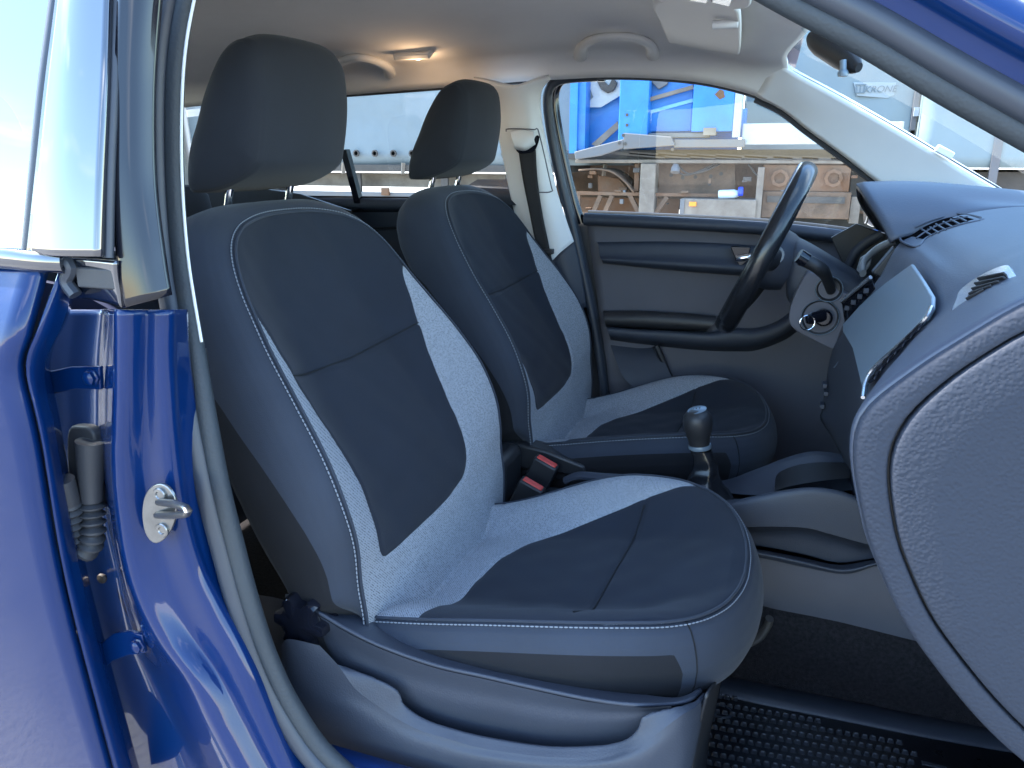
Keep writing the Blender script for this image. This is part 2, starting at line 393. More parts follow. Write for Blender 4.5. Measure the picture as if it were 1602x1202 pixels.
# grab handles, dome lamp, visor
def hit(Gd, u, v, off=0):
    Gd = Gd[:, 125:]; d = ray(u, v); t = ((Gd-CAM)@d)/(d@d); r = np.linalg.norm(Gd-CAM-t[..., None]*d, axis=2)
    c_ = np.argwhere(r < r.min()+.012); k = min(c_, key=lambda q: t[q[0], q[1]]+0*r[q[0], q[1]]) if False else np.unravel_index(np.argmin(r), r.shape)
    return CAM+(t[k[0], k[1]]-off)*d
def handle(us, lab):
    """us: pixels of the two feet and the bow of a grab handle"""
    f0, f1 = hit(HL, *us[0], .004), hit(HL, *us[-1], .004)
    body = [f0]+[hit(HL, u, v, .028) for u, v in us[1:-1]]+[f1]
    m = MB(); m.tube(cr(body, 40), np.interp(np.linspace(0, 1, 40), [0, .12, .3, .7, .88, 1], [.016, .014, .0105, .0105, .014, .016]), 12, ell=(.9, 1.1))
    o = m.build('grab_handle', 'trim_beige', car); o['label'] = lab
handle([(908, 88), (912, 72), (932, 61), (962, 58), (994, 60), (1016, 70), (1022, 86)], 'curved pale grab handle above the driver window')
handle([(526, 112), (528, 100), (545, 92), (566, 91), (590, 97), (606, 106), (610, 116)], 'curved pale grab handle above the rear window')
c = hit(HL, 650, 84, .004); M_ = Matrix.Rotation(rad(32), 3, 'X')
m = MB(); m.box(c-np.array([.05, .028, .004]), c+np.array([.05, .028, .012]), rot=M_, c=c); dl = m.build('dome_lamp', 'trim_beige', car, .004)
cc = c+np.array(M_@Vector((0, 0, -.005)))
m = MB(); m.box(cc-np.array([.038, .017, .003]), cc+np.array([.038, .017, .003]), rot=M_, c=cc); m.build('lens', 'lamp', dl, .002)
cc = c+np.array(M_@Vector((.004, .002, -.010)))
m = MB(); m.lathe([(0.001, -.010), (.006, -.008), (.0075, 0), (.006, .008), (.001, .010)], cc, (1, 0, 0), 12); m.build('bulb', 'bulb', dl)
lp = bpy.data.lights.new('dome_light', 'POINT'); lpo = bpy.data.objects.new('dome_light', lp); COL.objects.link(lpo); lp.energy = .05; lp.shadow_soft_size = .015; lp.color = (1, .66, .38); lpo.location = (c[0]+.01, c[1]-.012, c[2]-.04)
# sun visor: flat rounded panel folded against the roof
vis = PX([(1022, 12), (1036, 45), (1050, 78), (1062, 84), (1140, 94), (1152, 92), (1158, 84), (1158, 30), (1150, 12), (1120, 8)], z=1.36)
def onroof(u, v, off=0):
    d = ray(u, v); nn = np.array([.2, 0, 1.]); p0_ = np.array([.2, 0, 1.378-off]); t = ((p0_-CAM)@nn)/(d@nn); return CAM+t*d
va = np.array([onroof(*q) for q in [(1022, 8), (1034, 40), (1050, 79), (1058, 84), (1100, 89), (1144, 94), (1156, 89), (1159, 60), (1157, 24), (1148, 14), (1120, 8), (1070, 4)]])
va2 = cr(va, 60, closed=True)
m = MB(); m.add([*va2, *(va2+np.array([0, 0, .018]))], [tuple(range(60)), tuple(range(60, 120))[::-1]]+[(i, (i+1) % 60, 60+(i+1) % 60, 60+i) for i in range(60)])
m.build('sun_visor', 'trim_beige', car, .005)
q = onroof(1135, 34, .002)
m = MB(); m.tube([q+np.array([-.02, 0, -.004]), q+np.array([.02, .0, -.004])], .007, 10); m.build('visor_clip', 'trim_light', car)
oc_ = np.array([onroof(*q, .004) for q in [(1020, -30), (1030, 2), (1060, 8), (1100, 14), (1150, 16), (1175, 8), (1150, -30)]])
oc = MB().poly(cr(oc_, 40, closed=True), (0, 0, .03)).build('overhead_console', 'trim_beige', car, .004)
for pl__ in ([(1076, 1), (1086, -8), (1112, -6), (1106, 6)], [(1112, 4), (1118, -5), (1146, -2), (1142, 11)]):
    MB().poly(np.array([onroof(*q, .010) for q in pl__]), (0, 0, .008)).build('reading_light', 'silver', oc, .002)
# interior mirror
qa, qb = P(1268, 58, y=.06), P(1344, 106, y=-.06)
m = MB(); m.tube(cr([qa, .5*(qa+qb)+np.array([.004, 0, -.002]), qb], 14), [.012, .02, .023, .025, .025, .025, .025, .025, .025, .024, .023, .020, .016, .009], 14, ell=(.8, .6)); mir = m.build('rear_view_mirror', 'plastic_dark', car)
q2 = P(1318, 100, y=-.045)
m = MB(); m.tube([q2+np.array([0, -.01, .004]), q2+np.array([.002, -.012, -.012])], .005, 10); m.lathe([(.001, -.006), (.007, -.005), (.008, 0), (.006, .004)], q2+np.array([.002, -.012, -.014]), (0, 0, 1), 12); m.build('mirror_toggle', 'satin_grey', mir)

# ---- driver door (far side) ---------------------------------------
door = sheet('driver_door', grid([PX([(917, 342), (936, 480), (950, 600), (975, 660), (1040, 760)], y=.715),
    PX([(1050, 346), (1055, 480), (1060, 600), (1070, 680), (1100, 790)], y=.715),
    PX([(1190, 352), (1195, 480), (1200, 600), (1210, 700), (1230, 800)], y=.715),
    PX([(1290, 363), (1290, 480), (1300, 600), (1310, 700), (1330, 800)], y=.715),
    PX([(1372, 373), (1390, 480), (1400, 600), (1410, 700), (1440, 800)], y=.715),
    PX([(1480, 385), (1500, 480), (1510, 600), (1520, 700), (1540, 800)], y=.715)], 30, 40), 'plastic_warm', car, .05, off=-1, flip=True)
# rolled top edge of the door card
r = PX([(915, 343), (1050, 349), (1190, 357), (1290, 367), (1375, 379), (1470, 392)], y=.70)
m = MB(); m.tube(cr(r, 40), .017, 14, ell=(1, 1.3)); m.build('door_top_rail', 'plastic', door)
r = r+np.array([0, .035, .016]); m = MB(); m.tube(cr(r, 40), .006, 8); m.build('window_seal', 'rubber', door)
def relief(name, px, y, d, matn, parent, bev=.01, n=40, rnd=True):
    p = PX(px, y=y)
    if rnd: p = cr(p, n, closed=True)
    return MB().poly(p, (0, -d, 0)).build(name, matn, parent, bev)
# upper insert with wedge ledge
def rows(name, L, matn, parent, n=40, mcol=16, thick=.0, flip=True, bylen=True):
    G = grid([PX(l[0], y=l[1]) if not isinstance(l, np.ndarray) else l for l in L], n, mcol, bylen=bylen)
    return sheet(name, G, matn, parent, thick, off=-1, flip=flip)
rows('door_insert', [([(934, 379), (1050, 378), (1165, 383), (1260, 392)], .712), ([(936, 383), (1050, 382), (1165, 387), (1260, 396)], .700), ([(938, 400), (1050, 402), (1165, 407), (1260, 414)], .690),
    ([(941, 406), (1050, 413), (1150, 420), (1260, 428)], .675), ([(943, 411), (1050, 422), (1150, 430), (1260, 438)], .69), ([(943, 412), (1050, 423), (1150, 431), (1260, 440)], .712)], 'plastic', door, flip=False)
# handle recess and lever
relief('handle_recess', [(1143, 385), (1175, 386), (1170, 408), (1158, 418), (1149, 400)], .692, .012, 'gloss_black', door, .002, rnd=False)
q = P(1160, 405, y=.68); m = MB(); m.tube([q+np.array([-.012, 0, 0]), q+np.array([.01, -.006, .004]), q+np.array([.03, 0, .008])], .009, 10, ell=(1, .6)); m.build('door_handle', 'chrome', door)
# armrest pad and body
rows('armrest', [([(944, 486), (1000, 486), (1060, 489), (1118, 494)], .713), ([(944, 488), (1000, 487), (1060, 490), (1120, 495)], .68), ([(945, 496), (1000, 496), (1060, 499), (1119, 503)], .665),
    ([(947, 508), (1000, 511), (1060, 514), (1106, 517)], .668), ([(948, 511), (1000, 515), (1060, 518), (1102, 519)], .713)], 'plastic_dark', door, flip=False)
rows('armrest_body', [([(948, 511), (1000, 515), (1060, 518), (1110, 520), (1140, 513), (1180, 514), (1215, 503), (1238, 487), (1262, 475)], .70), ([(949, 513), (1000, 517), (1060, 520), (1110, 523), (1145, 519), (1185, 520), (1220, 508), (1242, 492), (1266, 480)], .672),
    ([(953, 525), (1000, 530), (1060, 536), (1110, 540), (1150, 539), (1185, 537), (1222, 524), (1250, 503), (1272, 489)], .672), ([(955, 531), (1000, 536), (1060, 543), (1110, 547), (1150, 548), (1185, 546), (1226, 530), (1256, 508), (1280, 492)], .70), ([(955, 532), (1000, 538), (1060, 545), (1110, 549), (1150, 550), (1185, 548), (1228, 532), (1258, 510), (1284, 494)], .714)], 'plastic', door, flip=False)
# lower door pocket
rows('door_pocket', [([(955, 540), (1000, 545), (1028, 543)], .712), ([(962, 560), (1005, 562), (1036, 558)], .69), ([(975, 590), (1015, 592), (1050, 588)], .665), ([(1000, 615), (1040, 612), (1066, 606)], .655), ([(1030, 640), (1060, 640), (1090, 630)], .65)], 'plastic', door, flip=False)
m = MB(); m.tube(cr(PX([(1026, 541), (1036, 562), (1048, 590), (1064, 608)], y=.69), 16), .009, 8); m.build('pocket_edge', 'plastic_dark', door)
# quarter frame / mirror outside
dg = MB(); G = grid([PX([(870, 121), (868, 180), (880, 240), (915, 345)], y=.705), PX([(1050, 118), (1060, 200), (1060, 280), (1060, 352)], y=.705), PX([(1190, 145), (1220, 200), (1240, 280), (1250, 365)], y=.705), PX([(1395, 290), (1396, 310), (1398, 350), (1400, 380)], y=.705)], 10, 20)
sheet('window_glass', G, 'glass', door)
mirror_c = P(1372, 335, y=.90)
m = MB(); m.tube(cr([mirror_c+np.array([-.025, 0, .02]), mirror_c+np.array([.0, 0, .02]), mirror_c+np.array([.05, 0, .01])], 8), [.055, .062, .064, .063, .058, .048, .03, .01], 20, ell=(.85, 1.3)); dm = m.build('door_mirror', 'paint', door)
m = MB(); m.poly(cr([mirror_c+np.array([-.027, .07*math.cos(a), .02+.045*math.sin(a)]) for a in np.linspace(0, 2*math.pi, 12)[:-1]], 24, closed=True), (-.002, 0, 0)); m.build('mirror_glass', 'chrome', dm)
m = MB(); m.bar(P(1385, 282, y=.70), P(1384, 262, y=.70), .012, .012); m.build('quarter_bar', 'rubber', door)
# body around and below: far-side outer skin closes the car
cols = [[(x, .80, z) for z in (.95, .7, .4, .25)] for x in (-2.0, -1.0, 0, 1.0, 2.0)]
sheet('body_side', grid(cols, 8, 12), 'paint', car, .01)
# ---- rear-left door and window -------------------------------------
rl = sheet('rear_door', grid([[(-1.35, .70, .985), (-1.35, .70, .96), (-1.35, .70, .30)], [(-.75, .70, .992), (-.75, .70, .965), (-.75, .70, .30)], [(-.12, .715, 1.0), (-.12, .715, .97), (-.12, .715, .3)]], 20, 12), 'plastic', car, .05, off=1)
rl['label'] = 'rear driver-side door card'
m = MB(); m.tube([(-1.35, .69, .985), (-.12, .70, .998)], .016, 12); m.build('door_top_rail', 'plastic', rl)
m = MB(); m.tube(PX([(470, 358), (610, 357), (700, 359)], y=.695), .004, 8); m.build('panel_groove', 'plastic_dark', rl)
m = MB(); m.bar(P(540, 235, y=.69), P(565, 330, y=.69), .022, .02); m.build('quarter_window_bar', 'gloss_black', rl)
sheet('window_glass', grid([[(-1.35, .70, 1.30), (-1.35, .72, .98)], [(-.12, .70, 1.33), (-.12, .72, .98)]], 4, 4), 'glass', rl)
# dark diagonal line (rear quarter) under near headrest
m = MB(); m.poly(PX([(430, 300), (470, 306), (540, 326), (470, 345), (400, 345)], y=.688), (0, -.01, 0)); m.build('rear_quarter_trim', 'plastic_dark', car, .004)
m = MB(); m.poly(PX([(300, 290), (360, 288), (470, 304), (548, 330), (548, 420), (300, 420)], y=.60), (0, .01, 0)); m.build('wheel_arch_trim', 'plastic_dark', car)
# rear enclosure
m = MB(); m.box((-2.02, -.75, .2), (-1.98, .75, .95)); m.build('tailgate', 'plastic_dark', car)
m = MB(); m.box((-2.0, -.72, .95), (-1.99, .72, 1.2)); m.build('rear_screen', 'glass_dark', car)
m = MB(); m.box((-1.98, .69, .95), (-1.36, .72, 1.40)); m.build('quarter_trim', 'trim_beige', car)
m = MB(); m.box((-1.98, -.72, .25), (-1.30, -.69, 1.35)); m.build('quarter_trim', 'trim_beige', car)
m = MB(); m.box((-2.0, -.78, .12), (1.25, .78, .16)); m.build('floor_pan', 'carpet', car)
m = MB(); m.box((1.0, -.75, .16), (1.04, .75, .95)); m.build('bulkhead', 'carpet', car)
m = MB(); m.box((1.10, -.78, .12), (2.1, -.70, .95)); m.box((2.05, -.78, .12), (2.1, .78, .72)); m.build('front_wing', 'paint', car, .02)

# ---- near side: rear door outer skin -------------------------------
D = sheet('rear_door', grid([
    [(-1.25, -.80, 1.03), (-1.25, -.83, .95), (-1.25, -.845, .75), (-1.25, -.845, .55), (-1.25, -.80, .30)],
    [(-.7, -.815, 1.035), (-.7, -.845, .95), (-.7, -.86, .75), (-.7, -.86, .55), (-.7, -.81, .28)],
    *[PX([(u0, v, yy) for u0, v, yy in zip((-40, -55, -60, -40, 15, 90), (412, 520, 640, 800, 1010, 1260), (-.80, -.835, -.845, -.845, -.835, -.80))]).tolist()],
    PX([(78, 420, -.800), (52, 520, -.828), (38, 578, -.833), (62, 690, -.835), (105, 930, -.828), (190, 1250, -.80)])], 60, 40), 'paint', car, .012, off=-1)
D['label'] = 'glossy blue rear passenger-side door'
# front flange of the rear door (rolled edge, catches light)
fl0 = PX([(92, 424, -.800), (60, 510, -.828), (40, 577, -.833), (64, 690, -.835), (107, 930, -.828), (192, 1250, -.80)])
fl1 = PX([(108, 452, -.782), (90, 510, -.800), (62, 582, -.812), (80, 690, -.815), (125, 930, -.808), (212, 1250, -.78)])
fl2 = fl1+np.array([-.03, .035, 0])
G = grid([fl0, fl0*.6+fl1*.4+np.array([.004, -.003, 0]), fl1, fl1+np.array([-.004, .006, 0]), fl2], 60, 18)
sheet('door_edge', G, 'paint', D, .003)
# waist strip
ws = [P(-60, 402, y=-.815), P(0, 404, y=-.815), P(60, 410, y=-.812), P(100, 412, y=-.806)]
m = MB(); m.tube(cr(ws, 20), .011, 12, ell=(1, .6)); m.build('waist_strip', 'piano_black', D)
# window glass of rear door and its strip
def colpx(l, y): return PX([(u, v) for u, v in l], y=y)
e1 = [(102, -60), (96, 0), (78, 140), (63, 280), (50, 398)]
e1b = [(86, -60), (80, 0), (61, 140), (48, 280), (38, 398)]
e2 = [(178, -60), (176, 0), (172, 140), (166, 280), (163, 402)]
e3 = [(190, -60), (188, 0), (183, 140), (177, 280), (176, 405)]
G = grid([[(-1.15, -.74, 1.30), (-1.15, -.80, 1.02)], [(-.6, -.74, 1.34), (-.6, -.81, 1.03)], PX([(86, -60, -.735), (80, 0, -.745), (61, 140, -.768), (48, 280, -.788), (38, 400, -.80)])], 20, 30)
sheet('window_glass', G, 'glass_dark', D)
def ycol(l, dy=0): return PX([(u, v, y+dy) for (u, v), y in zip(l, (-.735, -.745, -.768, -.788, -.803))])
m = MB(); m.tube(cr(.5*(ycol(e1)+ycol(e1b)), 40), .008, 12, ell=(1, .8)); m.build('window_seal', 'rubber_light', D)
G = grid([ycol(e1, -.004), .5*(ycol(e1)+ycol(e2))+np.array([0, -.008, 0]), ycol(e2, -.006)], 40, 12)
sheet('pillar_cover', G, 'piano_black', D, .006)
m = MB(); m.tube(cr(.5*(ycol(e2)+ycol(e3))+np.array([0, .0, 0]), 40), .006, 12, ell=(1, .8)); m.build('cover_edge', 'rubber_light', D)
# ---- near side: B pillar ------------------------------------------
# glossy black upper cover on the pillar between rear door edge and seal
p0 = PX([(188, -60, -.745), (186, 0, -.75), (181, 140, -.765), (177, 283, -.782), (185, 400, -.792), (195, 482, -.797)])
p1 = PX([(225, -60, -.735), (222, 0, -.741), (214, 140, -.757), (214, 283, -.774), (228, 400, -.785), (240, 470, -.790)])
p2 = PX([(262, -60, -.718), (252, 0, -.724), (242, 140, -.742), (244, 283, -.758), (258, 400, -.770), (268, 462, -.776)])
pc = sheet('pillar_cover', grid([p0, p1, p2], 40, 10), 'gloss_black', car, .004); pc['label'] = 'glossy black cover on the middle pillar'
# lower end of the cover and bracket shapes
G = grid([PX([(98, 402, -.795), (140, 404, -.795), (186, 408, -.797)]), PX([(102, 430, -.79), (145, 432, -.79), (188, 436, -.797)]), PX([(108, 462, -.785), (150, 468, -.787), (196, 480, -.797)])], 20, 12)
sheet('pillar_cover', G, 'piano_black', car, .004, flip=True)
m = MB(); m.box(P(118, 432, y=-.80)-np.array([0, .0, .012]), P(178, 428, y=-.80)+np.array([0, .006, .004])); m.build('cover_slot', 'rubber', car, .002)
m = MB(); m.tube(cr(PX([(96, 405, -.80), (112, 418, -.80), (104, 440, -.80), (118, 462, -.80)]), 14), .007, 8); m.build('window_seal', 'rubber_light', car)
# painted body of the pillar
vs = [484, 560, 640, 720, 800, 880, 940, 1000, 1060, 1130, 1202, 1280]
def col(us, ys): return PX([(u, v, y) for u, v, y in zip(us, vs, ys if isinstance(ys, (list, tuple)) else [ys]*len(vs))])
k0 = col([95, 80, 85, 95, 105, 122, 135, 150, 172, 190, 215, 240], -.725)
k1 = col([120, 112, 112, 118, 128, 145, 158, 175, 195, 220, 245, 275], -.730)
k2 = col([168, 160, 158, 160, 170, 188, 200, 215, 240, 270, 300, 335], -.740)
k3 = col([182, 180, 178, 176, 182, 195, 212, 240, 280, 310, 345, 385], -.775)
k4 = col([192, 192, 190, 187, 193, 206, 226, 258, 302, 338, 376, 420], -.792)
k5 = col([206, 206, 204, 202, 208, 224, 245, 278, 320, 357, 396, 440], -.786)
k6 = col([232, 230, 230, 232, 240, 262, 285, 312, 350, 388, 425, 468], -.770)
k7 = col([258, 258, 262, 268, 280, 302, 328, 358, 388, 418, 450, 492], -.768)
k8 = col([268, 268, 273, 282, 294, 316, 344, 376, 404, 434, 466, 508], -.755)
k9 = col([285, 290, 302, 316, 332, 352, 376, 404, 434, 468, 506, 548], -.725)
G = grid([k0, k1, k2, k3, k4, k5, k6, k7, k8, k9], 90, 70, bylen=False)
bp_ = sheet('pillar_body', G, 'paint', car, .006); bp_['label'] = 'blue painted middle pillar running into the sill'
# sill
cols = [[(x, -.79, .22), (x, -.80, .30), (x, -.785, .37), (x, -.74, .395), (x, -.70, .40)] for x in (-.10, .2, .6, 1.1)]
sheet('sill', grid(cols, 16, 20), 'paint', car, .006)
# dark recess behind gap
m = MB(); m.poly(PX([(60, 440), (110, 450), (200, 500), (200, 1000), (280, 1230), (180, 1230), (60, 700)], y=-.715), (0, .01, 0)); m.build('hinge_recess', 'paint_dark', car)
# ---- rubber door seal around the opening (near side) ---------------
seal_in = PX([(1700, 292, -.655), (1602, 238, -.652), (1464, 160, -.648), (1337, 84, -.640), (1240, 33, -.633), (1160, -12, -.628), (1050, -80, -.622), (900, -150, -.62), (700, -190, -.62), (480, -170, -.62), (370, -110, -.625), (318, -40, -.63), (300, 20, -.635), (288, 100, -.642), (284, 200, -.652), (286, 300, -.662), (294, 400, -.675), (306, 480, -.69), (320, 560, -.705), (337, 660, -.72), (356, 760, -.73), (378, 850, -.735), (402, 940, -.74), (432, 1030, -.742), (472, 1110, -.742), (530, 1185, -.74), (640, 1260, -.738), (900, 1330, -.735)])
sp = cr(seal_in, 240)
Tn = np.gradient(sp, axis=0); Tn /= np.linalg.norm(Tn, axis=1)[:, None]
# outward (away from the opening centre) direction in the door plane
cen = np.array([.30, -.68, .85]); outd = sp-cen; outd[:, 1] = 0; outd -= Tn*(outd*Tn).sum(1)[:, None]; outd /= np.linalg.norm(outd, axis=1)[:, None]
m = MB(); m.tube(sp+outd*.011, .0105, 14, ell=(1.1, 1)); m.build('door_seal', 'rubber_grain', car)
m = MB(); m.tube(sp+outd*.027+np.array([0, -.006, 0]), .0125, 16); m.build('door_seal_lip', 'rubber_light', car)
EA = int(np.argmin(np.linalg.norm(sp-P(318, -40, y=-.63), axis=1))); EB = int(np.argmin(np.linalg.norm(sp-P(318, 550, y=-.70), axis=1)))
m = MB(); m.tube(sp[EA:EB]-outd[EA:EB]*.0015+np.array([0, -.002, 0]), .0018, 8); m.build('seal_edge', 'trim_light', car)
# ---- A pillar outer frame (near side, top right) --------------------
a0 = sp[:75]+outd[:75]*.030+np.array([0, -.004, 0])
a1 = sp[:75]+outd[:75]*.052+np.array([0, -.012, 0])
a2 = sp[:75]+outd[:75]*.058+np.array([0, -.022, 0])
a3 = sp[:75]+outd[:75]*.064+np.array([0, -.028, 0])
a4 = sp[:75]+outd[:75]*.080+np.array([0, -.012, 0])
a5 = sp[:75]+outd[:75]*.088+np.array([0, .03, 0])
sheet('pillar_frame', grid([a0, a1, a2, a3, a4, a5], 60, 26), 'paint', car, .006, flip=True)
# ---- striker -----------------------------------------------------
yb = -.789
pl = cr(PX([(226, 800), (232, 770), (250, 755), (268, 762), (279, 785), (276, 815), (262, 840), (245, 848), (231, 832)], y=yb), 40, closed=True)
stk = MB().poly(pl, (0, -.004, 0)).build('striker', 'steel', car, .0012); stk['label'] = 'steel door latch striker on blue pillar'
for (u, v) in ((251, 774), (255, 829)):
    q = P(u, v, y=yb-.004); m = MB(); m.lathe([(.0085, 0), (.0085, -.002), (.0075, -.003), (.0045, -.0032), (.0035, -.0018), (.001, -.0018)], q, (0, 1, 0), 24); m.build('screw', 'steel', stk)
m = MB(); a = P(246, 806, y=yb-.004); b = P(292, 802, y=yb-.045); a2_ = P(250, 796, y=yb-.004)
m.tube(cr([a, a*.4+b*.6+np.array([0, 0, -.002]), b+np.array([0, 0, -.001]), b+np.array([.002, -.001, .005]), a2_*.4+b*.6+np.array([0, 0, .008]), a2_+np.array([0, 0, .008])], 26), .0042, 12); m.build('striker_loop', 'steel', stk)
# ---- hinges ---------------------------------------------------------
def hinge(px, bu, bv, y=-.765):
    p = PX(px, y=y); h = MB().poly(p, (0, -.006, 0)).build('hinge', 'paint', car, .0015)
    q = P(bu, bv, y=y-.006); m = MB(); m.lathe([(.0105, 0), (.0105, -.003), (.0085, -.004), (.0085, -.008), (.006, -.010), (.001, -.0105)], q, (0, 1, 0), 6); m.build('bolt', 'paint', h)
    return h
hinge([(70, 582), (118, 572), (162, 572), (164, 608), (125, 607), (76, 618)], 146, 590)['label'] = 'upper hinge of rear door'
hinge([(155, 1010), (182, 988), (208, 984), (228, 990), (232, 1018), (205, 1022), (182, 1030), (166, 1044)], 218, 1008, -.772)['label'] = 'lower hinge of rear door'
# ---- wiring boot --------------------------------------------------
yb = -.76
bt = relief('wiring_boot', [(120, 676), (140, 662), (158, 668), (164, 690), (166, 780), (160, 798), (128, 792)], yb+.01, .014, 'rubber', car, .003); bt['label'] = 'ribbed rubber wiring boot in the door gap'
path = cr(PX([(142, 690, yb-.008), (142, 750, yb-.012), (144, 800, yb-.016), (145, 835, yb-.02), (138, 858, yb-.022), (124, 858, yb-.024), (114, 830, yb-.03), (108, 790, yb-.035), (98, 750, yb-.04)]), 130)
i = np.arange(130); r = np.where((i > 38) & (i < 112), .0125+.0030*np.sin(i*1.25), .0125); r[:38] = np.linspace(.017, .0125, 38)
m = MB(); m.tube(path, r, 16); m.build('bellows', 'rubber', bt)
# tarnished clips in the gap
for (u, v) in ((160, 905),):
    q = P(u, v, y=-.745); m = MB(); m.lathe([(.001, -.004), (.006, -.003), (.007, 0), (.005, .003)], q, (0, 1, 0), 10); m.build('clip', 'brown', car)

# ================================================================== SEATS
def tab(t, x, k=1):
    t = sorted(t); return np.interp(x, [q[0] for q in t], [q[k] for q in t])
def zmesh(V, F, val, names, matn, parent, seams=None, splitx=None):
    """cut one smooth surface along val = 0 and make each side a mesh of its own: names/matn = (positive, negative)"""
    V = np.asarray(V, float).reshape(-1, 3); F = np.array(F)
    nr = np.zeros_like(V); a, b, c, d = (V[F[:, i]] for i in range(4)); fn = np.cross(c-a, d-b)
    for i in range(4): np.add.at(nr, F[:, i], fn)
    nr /= np.linalg.norm(nr, axis=1)[:, None]+1e-15
    val = np.where(np.abs(val) < 1e-6, 1e-6, val)
    VV = V.tolist(); NN = nr.tolist(); cut = {}
    def mid(i, j):
        k = (min(i, j), max(i, j))
        if k not in cut:
            t = val[i]/(val[i]-val[j]); cut[k] = len(VV)
            VV.append((V[i]+(V[j]-V[i])*t).tolist()); q = nr[i]+(nr[j]-nr[i])*t; NN.append((q/np.linalg.norm(q)).tolist())
        return cut[k]
    P_, N_ = [], []
    for f in F.tolist():
        sg = [val[i] > 0 for i in f]
        if all(sg): P_.append(f); continue
        if not any(sg): N_.append(f); continue
        for t3 in ((f[0], f[1], f[2]), (f[0], f[2], f[3])):
            for want, out in ((True, P_), (False, N_)):
                poly = []
                for k in range(3):
                    i, j = t3[k], t3[(k+1) % 3]
                    if (val[i] > 0) == want: poly.append(i)
                    if (val[i] > 0) != (val[j] > 0): poly.append(mid(i, j))
                if len(poly) >= 3: out.append(poly)
    VV = np.array(VV); NN = np.array(NN); res = []
    def emit(nm, mt, fl):
        if not fl: return
        u = sorted({i for f in fl for i in f}); mp = {i: k for k, i in enumerate(u)}
        o = mesh(nm, VV[u], [[mp[i] for i in f] for f in fl], mt, parent)
        o.data.normals_split_custom_set_from_vertices(NN[u].tolist()); res.append(o)
    emit(names[0], matn[0], P_)
    if splitx is None: emit(names[1], matn[1], N_)
    else:
        emit(names[1], matn[1], [f for f in N_ if VV[f[0]][1] < splitx]); emit(names[1], matn[1], [f for f in N_ if VV[f[0]][1] >= splitx])
    return res
def dashes(m, path, step, ln, r, up):
    s = np.r_[0, np.cumsum(np.linalg.norm(np.diff(path, axis=0), axis=1))]; x = 0
    while x+ln < s[-1]:
        t = np.linspace(x, x+ln, 3); p = np.stack([np.interp(t, s, path[:, i]) for i in range(3)], 1)
        m.tube(p, [r*.6, r, r*.6], 5, up=up); x += step
YS = -.35
BD = np.array([-.4926, 0, .870]); BN = np.array([.870, 0, .4926]); BP = np.array([.03, YS, .53])
def bxyz(a, b, c): return BP+np.asarray(b)[..., None]*BD+np.asarray(c)[..., None]*BN+np.asarray(a)[..., None]*np.array([0, 1., 0])
ST = [(-.06, .262, -.035), (0, .262, .0), (.05, .262, .022), (.10, .262, .048), (.15, .264, .064), (.22, .260, .072), (.30, .249, .066), (.37, .235, .056), (.42, .222, .050), (.46, .212, .047), (.50, .196, .044), (.532, .172, .040), (.556, .135, .034), (.570, .090, .028), (.577, .045, .024), (.579, 0, .022)]
stc = cr([(a, b, c) for b, a, c in ST], 170)         # right-half stitch curve (a,b,c) from bottom to top centre
C0 = [(-.06, -.01), (0, .004), (.08, .016), (.16, .018), (.25, .008), (.35, .0), (.45, .003), (.52, .014), (.579, .022)]
def back_front(ns=150):
    S = np.linspace(-1, 1, ns); A = stc[:, 0][:, None]*S; B = np.repeat(stc[:, 1][:, None], ns, 1)
    c0 = tab(C0, stc[:, 1])[:, None]; f = np.clip((np.abs(S)-.42)/.58, 0, 1); f = f*f*(3-2*f)*.55+f*.45*f
    Cc = c0+(stc[:, 2][:, None]-c0)*f
    return A, B, Cc
# outline of the dark centre panel (a, b)
half = [(0, .445+.2), (.30, .64), (.30, .50), (.215, .452), (.203, .425), (.200, .40), (.192, .35), (.180, .29), (.168, .22), (.160, .16), (.158, .12), (.150, .085), (.125, .062), (.09, .052), (.0, .046)]
CP = np.array([(a, b) for a, b in half]+[(-a, b) for a, b in half[::-1]][1:-1])
def smoothpoly(p, n=160): return cr(p, n, closed=True)
cpb = np.vstack([[(.30, .62), (.30, .455)], cr([(.222, .452), (.207, .425), (.199, .38), (.188, .32), (.176, .25), (.165, .18), (.160, .13), (.150, .09), (.122, .064), (.07, .052), (0, .047), (-.10, .048), (-.160, .050), (-.188, .056), (-.188, .085), (-.176, .13), (-.169, .18), (-.176, .25), (-.188, .32), (-.199, .38), (-.207, .425), (-.222, .452)], 120), [(-.30, .455), (-.30, .62)]])
def wob(a, b, sd=3):
    r = np.random.default_rng(sd); o_ = 0
    for _ in range(9):
        k = r.uniform(35, 130); th_ = r.uniform(0, 6.28); o_ = o_+math.cos(1)*.00055*np.sin(k*(a*math.cos(th_)+b*math.sin(th_))+r.uniform(0, 6.28))*(60/k)**.5
    return o_
